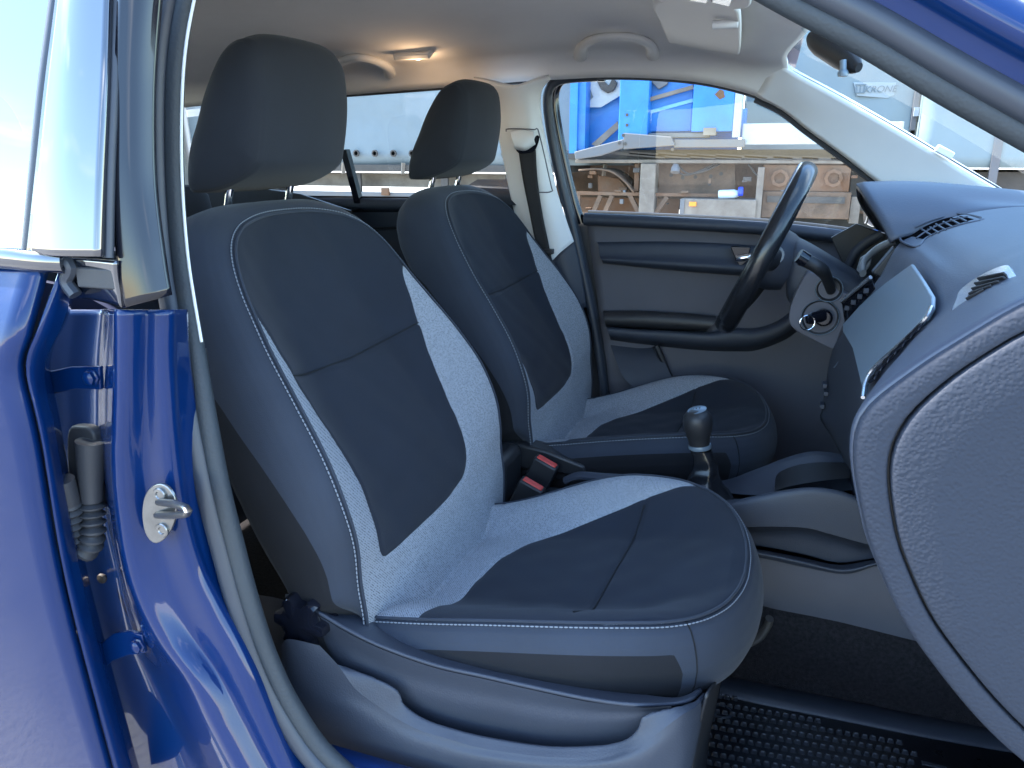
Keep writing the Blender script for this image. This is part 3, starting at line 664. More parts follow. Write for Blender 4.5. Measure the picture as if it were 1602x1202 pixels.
def make_seat(label):
    t = thing('front_seat', label, 'car seat', (0, YS, .30))
    # ---------- backrest
    A, B, Cc = back_front(); n, m_ = A.shape
    q = np.stack([A.ravel(), B.ravel()], 1)
    d, near, ins = sidist(q, cpb)
    d0, ins0 = d, ins; sn = d < 0
    seam = np.interp(q[:, 0], [-.2, 0, .2], [.339, .331, .337]); ds = np.abs(q[:, 1]-seam)
    Cz = Cc.ravel()-.0028*np.exp(-(d/.0035)**2)*(np.abs(q[:, 0]) < .24)-np.where(ins, .0045*np.exp(-(ds/.0035)**2), 0)
    Cz = Cz+wob(q[:, 0], q[:, 1])*(1-np.clip((np.abs(A.ravel()/stc[:, 0].repeat(A.shape[1]).clip(1e-4))-.85)/.15, 0, 1))
    V = bxyz(q[:, 0], q[:, 1], Cz)
    F = gfaces(n, m_)
    # side band following the full stitch loop
    L = np.vstack([stc*np.array([-1, 1, 1]), stc[::-1][1:]])
    T = np.gradient(L[:, :2], axis=0); T /= np.linalg.norm(T, axis=1)[:, None]+1e-9; N = np.stack([-T[:, 1], T[:, 0]], 1)
    dj = np.array([0, -.0010, .001, .006, .013, .020, .026, .030, .033, .034, .034, .033, .031, .027, .019, .010, 0, -.03])
    gj = np.array([0, .008, .016, .03, .06, .11, .18, .26, .35, .45, .55, .65, .75, .85, .93, .98, 1, 1.0])
    dj = np.interp(np.linspace(0, 17, 60), range(18), dj); gj = np.interp(np.linspace(0, 17, 60), range(18), gj)
    top = np.clip((L[:, 1]-.50)/.08, 0, 1)
    cb = -.088+.02*top
    bb = []
    for k in range(len(dj)):
        low = np.clip((.055-L[:, 1])/.06, 0, 1); low = low*low*(3-2*low); w = 1+.1*top-.75*low
        ab = L[:, :2]+N*(dj[k]*w)[:, None]
        cf = np.exp(-((L[:, 1]-.545)/.045)**2)*np.clip((np.abs(L[:, 0])-.03)/.06, 0, 1)*min(1, gj[k]*1.6); ab[:, 0] += np.sign(L[:, 0])*.020*cf; ab[:, 1] += .016*cf; ab[:, 0] *= 1-.09*low*min(1, gj[k]*4)
        bb.append(bxyz(ab[:, 0], ab[:, 1], L[:, 2]+(cb-L[:, 2])*gj[k]))
    bb = np.stack(bb, 1)
    F2 = gfaces(len(L), len(dj))
    gb = [(-.06, .26), (.02, .26), (.08, .27), (.15, .33), (.25, .46), (.33, .58), (.40, .72), (.45, .90), (.48, 1.01), (.5, 1.3)]
    gbv = tab(gb, L[:, 1])
    bk = thing_part('backrest', t)
    sdv = np.where(ins, d, -d); sdv[sn] = 0
    zmesh(V, F, np.where(ins0, d0, -d0), ('centre_panel', 'mesh_insert'), ('fabric', 'mesh_fabric'), bk)
    zmesh(bb.reshape(-1, 3), [tuple(f)[::-1] for f in F2], (gbv[:, None]-gj[None, :]).ravel(), ('side_bolster', 'side_panel'), ('fabric_bolster', 'fabric_side'), bk, splitx=YS)
    _A, _B, _C = back_front()
    def seamP(a_, b_):
        k = np.argmin((_A-a_)**2+(_B-b_)**2); return bxyz(np.array(a_), np.array(b_), np.array(_C.ravel()[k]-.0022))
    # back shell
    G = np.stack([bxyz(A[::6, ::6], B[::6, ::6], np.full_like(A[::6, ::6], -.082))], 0)[0]
    sheet('back_shell', G, 'fabric_side', bk)
    # piping and stitches
    Ls = bxyz(L[:, 0], L[:, 1], L[:, 2]+.0008)
    mm = MB(); mm.tube(cr(Ls, 260), .0022, 6); mm.build('piping', 'fabric_bolster', bk)
    L2 = bxyz(L[:, 0]+N[:, 0]*.006, L[:, 1]+N[:, 1]*.006, L[:, 2]-.0018+.0008)
    mm = MB(); dashes(mm, cr(L2, 900), .0062, .0046, .0011, BN); mm.build('stitching', 'thread', bk)
    # airbag tag on the outer side
    q = bxyz(np.array(-.282), np.array(.405), np.array(-.005))
    mm = MB(); mm.box(q+np.array([-.012, -.004, -.016]), q+np.array([.008, -.001, .016])); tg = mm.build('airbag_tag', 'plastic_dark', bk)
    txt('AIRBAG', q+np.array([-.002, -.0045, 0]), .006, 'white_text', tg, Matrix.Rotation(rad(90), 4, 'X') @ Matrix.Rotation(rad(-90), 4, 'Z'))
    sa = np.linspace(-.19, .192, 40); sb_ = np.interp(sa, [-.2, 0, .2], [.339, .331, .337])
    iS = [int(np.argmin((q[:, 0]-a_)**2+(q[:, 1]-b_)**2)) for a_, b_ in zip(sa, sb_)] if False else None
    mm = MB(); mm.tube(np.array([seamP(a_, b_) for a_, b_ in zip(sa, sb_)]), .0013, 6); mm.build('seam', 'seam_thread', bk)
    # ---------- headrest
    hp = cr([(-.186, 1.282), (-.180, 1.262), (-.179, 1.20), (-.192, 1.130), (-.203, 1.112), (-.225, 1.098), (-.265, 1.083), (-.312, 1.076), (-.326, 1.084), (-.318, 1.13), (-.294, 1.18), (-.268, 1.235), (-.240, 1.278), (-.215, 1.293), (-.197, 1.292)], 90, closed=True)
    hc = np.array([-.245, 1.17])
    stn = []
    for a in np.r_[np.linspace(0, .090, 12), [.098, .106, .1075, .109, .111, .1145, .119, .123, .126, .1275, .128]]:
        if a <= .106: s_ = 1-.02*(a/.106)**3
        else:
            s_ = float(np.interp(a, [.106, .1075, .109, .111, .1145, .119, .123, .126, .1275, .128], [.98, .955, .955, .93, .875, .77, .62, .42, .2, .0]))
        stn.append((a, s_))
    full = [(-a, s) for a, s in stn[::-1]]+stn[1:]
    G = []
    for a, s in full:
        p = hc+(hp-hc)*s; ysh = 0
        bul = .018*(1-(a/.11)**2) if abs(a) < .11 else 0       # front is rounded across
        w = np.clip((p[:, 0]+.245)/.06, 0, 1)
        tz = -.010*(abs(a)/.1015)**5 if abs(a) < .1015 else -.010
        p = p+np.stack([bul*w, tz*np.clip((p[:, 1]-1.2)/.08, 0, 1)], 1)
        G.append([(x, YS+a, z) for x, z in p])
    hr = sheet('headrest', np.array(G), 'fabric_head', t, cv=True)
    for s in (-1, 1):
        mm = MB(); y = YS+s*.075
        mm.tube(cr([(-.292, y, 1.03), (-.281, y, 1.07), (-.270, y, 1.105)], 8), .0062, 14); mm.build('headrest_post', 'chrome', t)
        mm = MB(); mm.lathe([(.014, -.004), (.014, .004), (.010, .006)], (-.290, y, 1.052), (-.2, 0, 1), 16); mm.build('post_sleeve', 'plastic_dark', t)
    # ---------- cushion
    def warp(p):
        p = p.copy(); k = 1-np.clip((p[:, 0]-.04)/.26, 0, 1); k = k*k*(3-2*k); f_ = np.clip((p[:, 1]-YS)/.25, 0, 1.2)
        p[:, 2] -= .030*k*f_**2; p[:, 1] -= .045*k*f_**2; return p
    CS = [(-.06, .228, .500), (0, .238, .515), (.1, .246, .538), (.2, .248, .560), (.3, .243, .577), (.37, .230, .584), (.42, .208, .583), (.455, .176, .579), (.48, .130, .573), (.494, .080, .568), (.500, .035, .565), (.501, 0, .564)]
    sc = cr([(x, a, z) for x, a, z in CS], 170)
    S = np.linspace(-1, 1, 160); X = np.repeat(sc[:, 0][:, None], 160, 1); Aa = sc[:, 1][:, None]*S
    Z0 = [(-.06, .462), (0, .472), (.1, .490), (.2, .503), (.3, .518), (.38, .535), (.44, .555), (.48, .565), (.501, .564)]
    z0 = tab(Z0, sc[:, 0])[:, None]; f = np.clip((np.abs(S)-.40)/.56, 0, 1); f = f*f*(3-2*f)
    Z = z0+(sc[:, 2][:, None]-z0)*f
    q = np.stack([X.ravel(), Aa.ravel()], 1)
    far_ = [(.115, .02), (.135, .07), (.16, .105), (.21, .135), (.27, .16), (.33, .185), (.39, .212), (.43, .225), (.47, .25)]
    nr_ = [(.47, -.25), (.42, -.210), (.38, -.224), (.34, -.238), (.30, -.25), (.22, -.254), (.15, -.255), (.10, -.252), (.098, -.20), (.100, -.14), (.104, -.06)]
    cc = cr(np.array(far_), 60); cn = cr(np.array(nr_), 60); poly = np.vstack([cc, [(.56, .27), (.56, -.27)], cn])
    d, near, ins = sidist(q, poly)
    sx = np.interp(q[:, 1], [-.22, 0, .2], [.300, .312, .325]); ds = np.abs(q[:, 0]-sx)
    Zz = Z.ravel()-.0028*np.exp(-(d/.0035)**2)*(q[:, 0] < .45)-np.where(ins, .0042*np.exp(-(ds/.0035)**2), 0)*np.clip((.215-np.abs(q[:, 1]))/.03, 0, 1)
    jx = np.abs(q[:, 0]-.055-.0*q[:, 1]); Zz = Zz-np.where(~ins, .0018*np.exp(-(jx/.003)**2), 0)
    Zz = Zz+wob(q[:, 0], q[:, 1], 5)*(1-np.clip((np.abs(np.tile(S, 170))-.85)/.15, 0, 1))
    V = warp(np.stack([q[:, 0], YS+q[:, 1], Zz], 1)); F = gfaces(170, 160)
    L = np.vstack([sc*np.array([1, -1, 1]), sc[::-1][1:]])
    T = np.gradient(L[:, :2], axis=0); T /= np.linalg.norm(T, axis=1)[:, None]+1e-9; N = np.stack([T[:, 1], -T[:, 0]], 1)
    dj = np.interp(np.linspace(0, 9, 40), range(10), [0, -.001, .004, .012, .020, .026, .029, .027, .020, .008])
    zj = np.interp(np.linspace(0, 9, 40), range(10), [0, .0025, .004, .010, .022, .038, .055, .075, .095, .108])
    bb = np.stack([np.stack([L[:, 0]+N[:, 0]*k, YS+L[:, 1]+N[:, 1]*k, L[:, 2]-z_], 1) for k, z_ in zip(dj, zj)], 1)
    bb = warp(bb.reshape(-1, 3)).reshape(bb.shape)
    F2 = gfaces(len(L), 40)
    cu = thing_part('cushion', t)
    zmesh(V, [tuple(f)[::-1] for f in F], np.where(ins, d, -d), ('centre_panel', 'mesh_insert'), ('fabric', 'mesh_fabric'), cu)
    xx = np.repeat(L[:, 0][:, None], 40, 1); zz = np.repeat(zj[None, :], len(L), 0)
    val = np.maximum(.030-zz, (xx-.428)+.6*np.clip(.062-zz, 0, 1)**1.0*0+.9*np.clip(.055-zz, 0, .03)**1.3)
    zmesh(bb.reshape(-1, 3), F2, val.ravel(), ('side_bolster', 'side_panel'), ('fabric_bolster', 'fabric_side'), cu, splitx=YS)
    Lz = warp(np.stack([L[:, 0], YS+L[:, 1], L[:, 2]+.0008], 1))
    mm = MB(); mm.tube(cr(Lz, 240), .0022, 6); mm.build('piping', 'fabric_bolster', cu)
    L2 = warp(np.stack([L[:, 0]+N[:, 0]*.006, YS+L[:, 1]+N[:, 1]*.006, L[:, 2]-.0025], 1))
    mm = MB(); dashes(mm, cr(L2, 900), .0062, .0046, .0011, np.array([0, 0, 1.])); mm.build('stitching', 'thread', cu)
    ya = np.linspace(-.205, .17, 40); pts_ = []
    for y_ in ya:
        x_ = np.interp(y_, [-.22, 0, .2], [.300, .312, .325]); k = np.argmin((X-x_)**2+(Aa-y_)**2); pts_.append((x_, YS+y_, Z.ravel()[k]-.0020))
    mm = MB(); mm.tube(warp(np.array(pts_)), .0012, 6); mm.build('seam', 'seam_thread', cu)
    # seam on the front corner of the cushion
    for s in (-1, 1):
        i = int(np.argmin(np.abs(sc[:, 0]-.44))); i = i if s < 0 else len(L)-1-i
        mm = MB(); mm.tube(bb[i, 3:34]+np.array([0, 0, .0004]), .0012, 6); mm.build('seam', 'fabric_side', cu)
    mm = MB(); mm.box((-.02, YS-.20, .36), (.42, YS+.20, .47)); mm.build('seat_frame', 'plastic_dark', t, .02)
    return t
def thing_part(name, parent):
    o = bpy.data.objects.new(name, None); COL.objects.link(o); o.parent = parent; return o
def txt(s, loc, size, matn, parent, M3, name='lettering', ext=.0004, align='CENTER', shear=0):
    c = bpy.data.curves.new(name+'_text', 'FONT'); c.body = s; c.size = size; c.extrude = ext; c.align_x = align; c.align_y = 'CENTER'; c.shear = shear
    o_ = bpy.data.objects.new(name+'_text', c); COL.objects.link(o_); bpy.context.view_layer.update()
    me = bpy.data.meshes.new_from_object(o_.evaluated_get(bpy.context.evaluated_depsgraph_get())); bpy.data.objects.remove(o_); me.name = name
    o = bpy.data.objects.new(name, me); COL.objects.link(o); me.materials.clear(); me.materials.append(MAT[matn])
    loc = np.array(loc, float)
    if parent is not None: loc = loc-origin(parent); o.parent = parent
    o.matrix_local = Matrix.Translation(Vector(loc)) @ M3.to_4x4()
    return o
seat = make_seat('dark fabric front seat with light mesh bolsters nearest the open doorway')
def copy_tree(o, parent=None):
    c = o.copy(); COL.objects.link(c); c.parent = parent
    if parent is not None: c.matrix_parent_inverse = o.matrix_parent_inverse.copy()
    for ch in o.children: copy_tree(ch, c)
    return c
seat2 = copy_tree(seat)
for o_ in [q for q in bpy.data.objects if q.name.startswith(('airbag_tag.', 'lettering.'))]: bpy.data.objects.remove(o_)
seat2.location = (0, .35, .30)
seat2['label'] = 'farther dark fabric front seat, behind the steering wheel'
for s in (seat, seat2): s['group'] = 'pair of front seats'

# ---------- plastic valance of the near seat
YV = -.648
T0 = [(446, 934), (480, 938), (520, 952), (560, 960), (600, 984), (650, 1004), (720, 1026), (800, 1045), (900, 1068), (990, 1088), (1050, 1097, -.60), (1078, 1092, -.585), (1096, 1080, -.55)]
T1 = [(448, 940), (472, 948), (505, 966), (545, 990), (600, 1016), (680, 1044), (760, 1062), (830, 1078), (920, 1097), (990, 1106), (1050, 1105, -.625), (1080, 1098, -.61), (1099, 1084, -.57)]
a_ = [PX(T0, y=-.592), PX(T0, y=-.612)*.5+PX(T1, y=-.628)*.5, PX(T1, y=YV)]
vl = thing_part('side_valance', seat)
sheet('top_ledge', grid(a_, 70, 12), 'plastic', vl, .004, flip=True)
W1 = [(448, 941), (452, 990), (500, 1010), (555, 1043), (622, 1079), (700, 1098), (760, 1104), (850, 1112), (920, 1116), (970, 1112), (1000, 1110)]
# wall between the ledge and the pocket opening
T1c = [(448, 941), (472, 949), (505, 967), (545, 991), (600, 1017), (680, 1045), (760, 1063), (830, 1079), (920, 1098), (1000, 1107), (1050, 1105)]
W2 = [(470, 960), (500, 1000), (530, 1040), (570, 1052), (622, 1081), (700, 1104), (780, 1118), (860, 1132), (930, 1134), (1000, 1128), (1050, 1116)]
W0 = PX(T1c, y=YV); W2p = PX(W2, y=YV+.006); W3 = PX([(u, v+60) for u, v in W2], y=YV+.020)
sheet('pocket_wall', grid([W0, .5*(W0+W2p)+np.array([0, .003, 0]), W2p, W3], 70, 24), 'plastic', vl, 0, flip=True)
# crescent lip of the pocket (flat top of the front wall)
Li = [(545, 1047), (590, 1062), (622, 1080), (630, 1098), (645, 1113), (680, 1131), (750, 1151), (850, 1167), (930, 1167), (972, 1160), (992, 1148), (1001, 1134, -.657), (1006, 1120, -.655), (1034, 1112, -.650), (1060, 1107, -.640), (1084, 1100, -.61), (1101, 1086, -.575)]
Lo = [(528, 1040), (556, 1078), (590, 1104), (625, 1127), (660, 1144), (700, 1156), (750, 1170), (830, 1182), (905, 1186), (955, 1182), (998, 1166, -.669), (1028, 1148, -.664), (1050, 1131, -.656), (1070, 1117, -.645), (1086, 1108, -.625), (1096, 1099, -.60), (1103, 1088, -.575)]
li = PX(Li, y=YV-.010); lo = PX(Lo, y=YV-.022)
sheet('pocket_lip', grid([li+np.array([0, .0, -.03]), li, .5*(li+lo)+np.array([0, 0, .001]), lo], 90, 16), 'plastic', vl, 0, flip=True)
lo2 = PX([(500, 1010)]+Lo, y=YV-.022)
b1 = PX([(452, 1000), (480, 1080), (540, 1120), (600, 1160), (680, 1190), (760, 1205), (840, 1215), (920, 1215), (1000, 1200), (1060, 1165, -.655), (1090, 1130, -.62), (1104, 1092, -.57)], y=YV-.030)
b2 = PX([(440, 1010), (450, 1150), (500, 1210), (600, 1300), (720, 1330), (850, 1340), (950, 1330), (1040, 1290), (1076, 1220, -.64), (1098, 1130, -.58)], y=YV-.022)
sheet('front_wall', grid([lo2, b1, b2], 90, 24), 'plastic', vl, 0, flip=True)
# left dark part beneath the recliner
sheet('rear_cover', grid([PX([(400, 930), (420, 1010), (470, 1120), (560, 1260)], y=YV+.03), PX([(448, 940), (455, 1010), (500, 1100), (600, 1260)], y=YV+.012), PX([(500, 966), (512, 1014), (560, 1100), (640, 1260)], y=YV-.004)], 30, 16), 'plastic_dark', vl, 0, flip=True)
# front end of the base turning inward
sheet('base_front', grid([PX([(1104, 1084), (1094, 1120), (1084, 1160), (1074, 1260)], y=-.60), PX([(1128, 1050), (1118, 1100), (1106, 1160), (1098, 1260)], y=-.45)], 20, 8), 'plastic_dark', vl, .003)
# recliner knob
kc = P(470, 975, y=-.655)
m = MB(); k = 72; V = []
prof = [(.62, .03), (1.0, .03), (1.0, 0), (.95, -.006), (.55, -.010), (.02, -.010)]
for rr, h in prof:
    for j in range(k):
        a = 2*math.pi*j/k; w = .034+.0055*math.tanh(3*math.cos(6*a+.5)); V.append(kc+np.array([w*rr*math.cos(a), h, w*rr*math.sin(a)]))
m.add(V, gfaces(len(prof), k, False, True)+[tuple(range((len(prof)-1)*k, len(prof)*k))]); kn = m.build('recliner_knob', 'gloss_black', seat)
# ribbed rail cover under the knob
for i_, (u, v) in enumerate([(462, 1048), (468, 1060), (475, 1073), (482, 1086), (490, 1098), (498, 1110), (506, 1122)]):
    m = MB(); q = P(u, v, y=-.668); m.bar(q+np.array([-.012, 0, .004]), q+np.array([.016, 0, -.007]), .012, .0045); m.build('rail_rib', 'brown', seat, .001)

# ================================================================== REAR SEAT
rs = thing('rear_seat', 'dark rear bench glimpsed behind the front seats', 'rear seat', (-1.1, 0, .3))
G = grid([[(-.95, y, .42), (-.93, y, .55), (-1.0, y, .75), (-1.06, y, .87), (-1.12, y, .895)] for y in (-.66, -.3, 0, .3, .66)], 20, 20)
sheet('backrest', G, 'fabric', rs, .10, off=-1)
G = grid([[(-.50, y, .40), (-.50, y, .50), (-.70, y, .53), (-.95, y, .50)] for y in (-.66, 0, .66)], 16, 10)
sheet('cushion', G, 'fabric', rs, .05, off=-1)
for y in (-.36, .36, 0):
    m = MB(); c = np.array((-1.12, y, 1.09 if y < -.1 else .97)); m.add([c+np.array([.045*math.cos(b)*abs(math.cos(a))**.5, .125*np.sign(math.sin(a))*abs(math.sin(a))**.6, 0])*np.array([1, 1, 1]) + np.array([0, 0, 0]) for b in [0] for a in [0, 1, 2]], [(0, 1, 2)])
    m = MB(); prof = [(.001, -.09), (.7, -.088), (.95, -.06), (1, 0), (.93, .05), (.7, .078), (.001, .085)]
    V = []
    for rr, h in prof:
        for j in range(28):
            a = 2*math.pi*j/28; V.append(c+np.array([.05*rr*np.sign(math.cos(a))*abs(math.cos(a))**.7, .125*rr*np.sign(math.sin(a))*abs(math.sin(a))**.6, h]))
    m.add(V, gfaces(len(prof), 28, False, True)); m.build('headrest', 'fabric_head', rs)
    for s in (-1, 1):
        m = MB(); m.tube([(-1.12, y+s*.05, .86), (-1.12, y+s*.05, .93 if y > -.1 else 1.03)], .006, 8); m.build('headrest_post', 'chrome', rs)

# ================================================================== SEAT BELT (far pillar)
sb = thing('seat_belt', 'dark seat belt running down the pale far pillar', 'seat belt', tuple(P(828, 235, y=.58)))
wl = PX([(811, 232, .595), (818, 280, .60), (828, 330, .61), (836, 370, .62), (842, 395, .63), (852, 440, .63)]); wr = PX([(838, 228, .595), (841, 280, .60), (848, 330, .61), (856, 370, .62), (862, 398, .63), (872, 440, .63)])
sheet('webbing', grid([wl, wr], 30, 6), 'webbing', sb, .002)
slot = cr(PX([(806, 232), (812, 240), (824, 240), (836, 236), (842, 222), (843, 213), (838, 213), (833, 224), (822, 230), (806, 228)], y=.588), 40, closed=True)
MB().poly(slot, (0, .004, 0)).build('belt_slot', 'gloss_black', sb)
g0 = PX([(798, 206, .590), (815, 203, .590), (835, 206, .590)]); g1 = PX([(800, 216, .575), (818, 216, .572), (836, 212, .578)]); g2 = PX([(803, 228, .575), (820, 230, .572), (836, 220, .578)]); g3 = PX([(806, 234, .588), (822, 236, .588), (838, 226, .588)])
sheet('belt_guide', grid([g0, g1, g2, g3], 20, 20), 'trim_light', sb, .002)
gr = cr(PX([(792, 206), (795, 202), (835, 203), (843, 208), (862, 290), (864, 298), (858, 301), (842, 301)], y=.590), 50)
m = MB(); m.tube(gr+np.array([0, -.0, 0]), .0016, 6); m.build('adjuster_edge', 'plastic_warm', sb)
m = MB(); q = P(858, 393, y=.625); m.box(q+np.array([-.012, -.01, -.008]), q+np.array([.014, .01, .006])); m.build('belt_clip', 'plastic_dark', sb, .002)

# ================================================================== BUCKLES
def buckle(cu, cv, y, lab, tilt):
    q = P(cu, cv, y=y); t = thing('seat_belt_buckle', lab, 'buckle', tuple(q), 'seat belt buckles between the front seats')
    M3 = Matrix.Rotation(rad(tilt), 3, 'Y')
    m = MB(); m.box(q+np.array([-.027, -.014, -.10]), q+np.array([.027, .014, 0]), rot=M3, c=q); m.build('casing', 'plastic_dark', t, .004)
    m = MB(); m.box(q+np.array([-.022, -.009, -.004]), q+np.array([.022, .009, .0025]), rot=M3, c=q); m.build('release_button', 'red_plastic', t, .0025)
    return t
buckle(834, 757, -.040, 'red button buckle nearest the near seat cushion', 24)
buckle(856, 722, .030, 'red button buckle farther back, beside the far seat', 24)

# ================================================================== CENTRE CONSOLE
cs = thing('centre_console', 'grey plastic console between the front seats', 'console', (.5, 0, .3))
YC = -.105
topn = [(1060, 800), (1120, 790), (1180, 776), (1240, 765), (1278, 763), (1320, 770), (1360, 786), (1400, 800)]
sheet('console_side', grid([PX(topn, y=YC+.014), PX([(u, v+6) for u, v in topn], y=YC-.002), PX([(1060, 830), (1140, 826), (1200, 824), (1260, 826), (1300, 836), (1360, 852), (1420, 860)], y=YC-.008)], 50, 14), 'plastic', cs, 0, flip=True)
sheet('storage_recess', grid([PX([(1060, 830), (1140, 826), (1200, 824), (1260, 826), (1300, 836), (1360, 852), (1420, 860)], y=YC-.008), PX([(1060, 840), (1140, 836), (1200, 834), (1260, 836), (1300, 846), (1360, 862), (1420, 870)], y=YC+.015), PX([(1060, 848), (1140, 850), (1200, 856), (1260, 868), (1310, 880), (1362, 874), (1420, 864)], y=YC+.018)], 50, 14), 'plastic', cs, 0, flip=True)
sheet('console_ledge', grid([PX([(1060, 850), (1140, 854), (1200, 862), (1260, 874), (1312, 884), (1362, 877), (1420, 866)], y=YC+.012), PX([(1060, 852), (1140, 858), (1200, 867), (1260, 880), (1318, 892), (1366, 882), (1420, 868)], y=YC-.014), PX([(1060, 860), (1140, 866), (1200, 875), (1260, 888), (1322, 898), (1368, 886), (1420, 870)], y=YC-.012)], 50, 12), 'plastic', cs, 0, flip=True)
sheet('console_lower', grid([PX([(1060, 860), (1140, 866), (1200, 875), (1260, 888), (1322, 898), (1368, 886), (1460, 890)], y=YC-.008), PX([(1100, 900), (1160, 910), (1210, 915), (1270, 925), (1322, 935), (1380, 940), (1480, 945)], y=YC-.006), PX([(1180, 945), (1208, 956), (1240, 971), (1290, 984), (1350, 997), (1440, 1013), (1540, 1025)], y=YC+.004)], 50, 16), 'plastic_warm', cs, 0, flip=True)
# top surface and trough
sheet('console_top', grid([PX(topn, y=YC+.014), [np.array([x, .0, z]) for x, z in ((.38, .50), (.45, .508), (.52, .515), (.60, .53), (.68, .55), (.74, .57))]], 40, 10), 'plastic', cs, 0)
fn = PX([(1040, 760), (1130, 752), (1180, 735), (1230, 716), (1265, 707), (1300, 708), (1340, 716)], y=.10)
sheet('console_far_wall', grid([fn, fn+np.array([0, -.01, -.004]), [np.array([x, .04, z]) for x, z in ((.34, .49), (.42, .50), (.5, .505), (.58, .52), (.66, .54), (.74, .56))]], 40, 12), 'plastic', cs, 0, flip=True)
sheet('console_outer', grid([fn, fn+np.array([0, .01, -.3])], 30, 6), 'plastic_dark', cs, 0)
sheet('storage_tray', grid([PX([(1212, 762), (1216, 742), (1240, 730), (1275, 724), (1330, 724)], y=.06), PX([(1212, 768), (1240, 760), (1290, 752), (1330, 748)], y=-.03)], 20, 8), 'plastic_dark', cs, 0)
# rear part with the dark box between the seats
m = MB(); m.box((-.18, -.06, .30), (.02, .06, .545)); m.build('console_rear', 'plastic_dark', cs, .02)
m = MB(); m.box((.02, -.055, .30), (.42, .055, .46)); m.build('console_base', 'plastic_dark', cs, .02)
q1 = PX([(790, 690), (855, 706), (915, 730), (918, 748), (870, 742), (820, 735), (785, 720)], y=.07)
MB().poly(q1, (0, .05, 0)).build('lidded_box', 'plastic_dark', cs, .006)
m = MB(); m.tube(cr(PX([(885, 752), (905, 745), (940, 747), (1000, 752), (1090, 765)], y=-.04), 30), .008, 10, ell=(1, 1.6)); m.build('console_rim', 'plastic', cs)

# ================================================================== GEAR LEVER
gl = thing('gear_lever', 'black gear lever with rounded knob and leather gaiter', 'gear lever', (.405, 0, .50))
kc = P(1092, 668, y=0)
prof = [(.001, .034), (.010, .0335), (.019, .030), (.0255, .022), (.0275, .012), (.0265, 0), (.0235, -.012), (.0205, -.022), (.0195, -.030), (.019, -.036)]
m = MB(); m.lathe(prof, kc, (-.14, 0, 1), 36); kb = m.build('knob', 'plastic_dark', gl); MAT['plastic_dark']
m = MB(); m.lathe([(.0205, -.004), (.0215, 0), (.0205, .004)], kc+np.array([.006, 0, -.038]), (-.14, 0, 1), 30); m.build('collar', 'satin_grey', gl)
m = MB(); m.lathe([(.001, .0), (.017, -.001), (.018, -.0015)], kc+np.array([-.0045, 0, .0345]), (-.25, -.15, 1), 30); cp_ = m.build('shift_pattern', 'satin_grey', kb)
txt('1 3 5', kc+np.array([-.005, -.001, .0362]), .0075, 'plastic_dark', kb, Matrix.Rotation(rad(-15), 4, 'Y'))
txt('2 4 R', kc+np.array([-.012, -.001, .0352]), .0075, 'plastic_dark', kb, Matrix.Rotation(rad(-15), 4, 'Y')) if False else None
lv = [[0, .0200, .0200], [.2, .0205, .021], [.38, .023, .022], [.55, .026, .026], [.72, .033, .030], [.88, .041, .036], [1, .047, .040]]
base = P(1108, 772, y=0); top = kc+np.array([.007, 0, -.043]); V = []; K = 40; RWS = 26
for i in range(RWS):
    t_ = i/(RWS-1); c = top+(base-top)*t_+np.array([.004*math.sin(t_*6), 0, 0]); a1 = np.interp(t_, [l[0] for l in lv], [l[1] for l in lv]); a2 = np.interp(t_, [l[0] for l in lv], [l[2] for l in lv])
    for j in range(K):
        a = 2*math.pi*j/K; fold = 1+.06*math.sin(5*a+t_*3)*min(1, t_*2.5)+.05*math.sin(t_*22+2*a)*t_*(1-t_)*2
        V.append(c+np.array([a1*math.copysign(abs(math.cos(a))**.8, math.cos(a))*fold, a2*math.copysign(abs(math.sin(a))**.8, math.sin(a))*fold, 0]))
m = MB(); m.add(V, gfaces(RWS, K, False, True)); m.build('gaiter', 'leather', gl)

# ================================================================== DASHBOARD
ds_ = thing('dashboard', 'grained grey dashboard with glossy centre panel and side cap', 'dashboard', (.8, 0, .6))
# sections (x, z) from windscreen base over the top and down to the knees
def sec(y, L): return [(x, y, z) for x, z in L]
S1 = [(1.25, .985), (1.05, 1.03), (.92, 1.055), (.82, 1.060), (.74, 1.045), (.695, 1.022), (.655, .989), (.622, .958), (.592, .922), (.586, .886), (.598, .833), (.618, .78), (.664, .703), (.761, .607), (.90, .55)]
S2 = [(1.28, .985), (1.06, 1.03), (.94, 1.056), (.84, 1.060), (.77, 1.048), (.725, 1.030), (.700, 1.008), (.676, .978), (.648, .940), (.628, .895), (.626, .84), (.636, .78), (.668, .703), (.755, .607), (.90, .55)]
S3 = [(1.29, .985), (1.07, 1.03), (.95, 1.055), (.85, 1.058), (.78, 1.046), (.735, 1.028), (.705, 1.006), (.682, .982), (.664, .945), (.640, .893), (.628, .84), (.634, .78), (.668, .703), (.755, .607), (.90, .55)]
S4 = [(1.30, .985), (1.08, 1.03), (.96, 1.05), (.86, 1.050), (.79, 1.038), (.745, 1.020), (.715, 1.000), (.692, .982), (.672, .93), (.646, .875), (.632, .82), (.640, .76), (.668, .70), (.745, .607), (.88, .55)]
S5 = [(1.30, .985), (1.08, 1.02), (.96, 1.035), (.87, 1.035), (.81, 1.025), (.77, 1.008), (.745, .99), (.735, .97), (.72, .92), (.70, .87), (.68, .82), (.67, .76), (.68, .70), (.745, .607), (.88, .55)]
cols = [sec(-.700, S1), sec(-.688, [(x-.0015, z+.001) for x, z in S1]), sec(-.60, [(a[0]*.6+b[0]*.4, a[1]*.6+b[1]*.4) for a, b in zip(S1, S2)]), sec(-.50, S2), sec(-.42, S3), sec(-.20, S4), sec(.0, S4), sec(.10, S4), sec(.16, S5), sec(.40, S5), sec(.69, S5)]
cols_dash = cols
G = grid(cols, 110, 150, bylen=False)
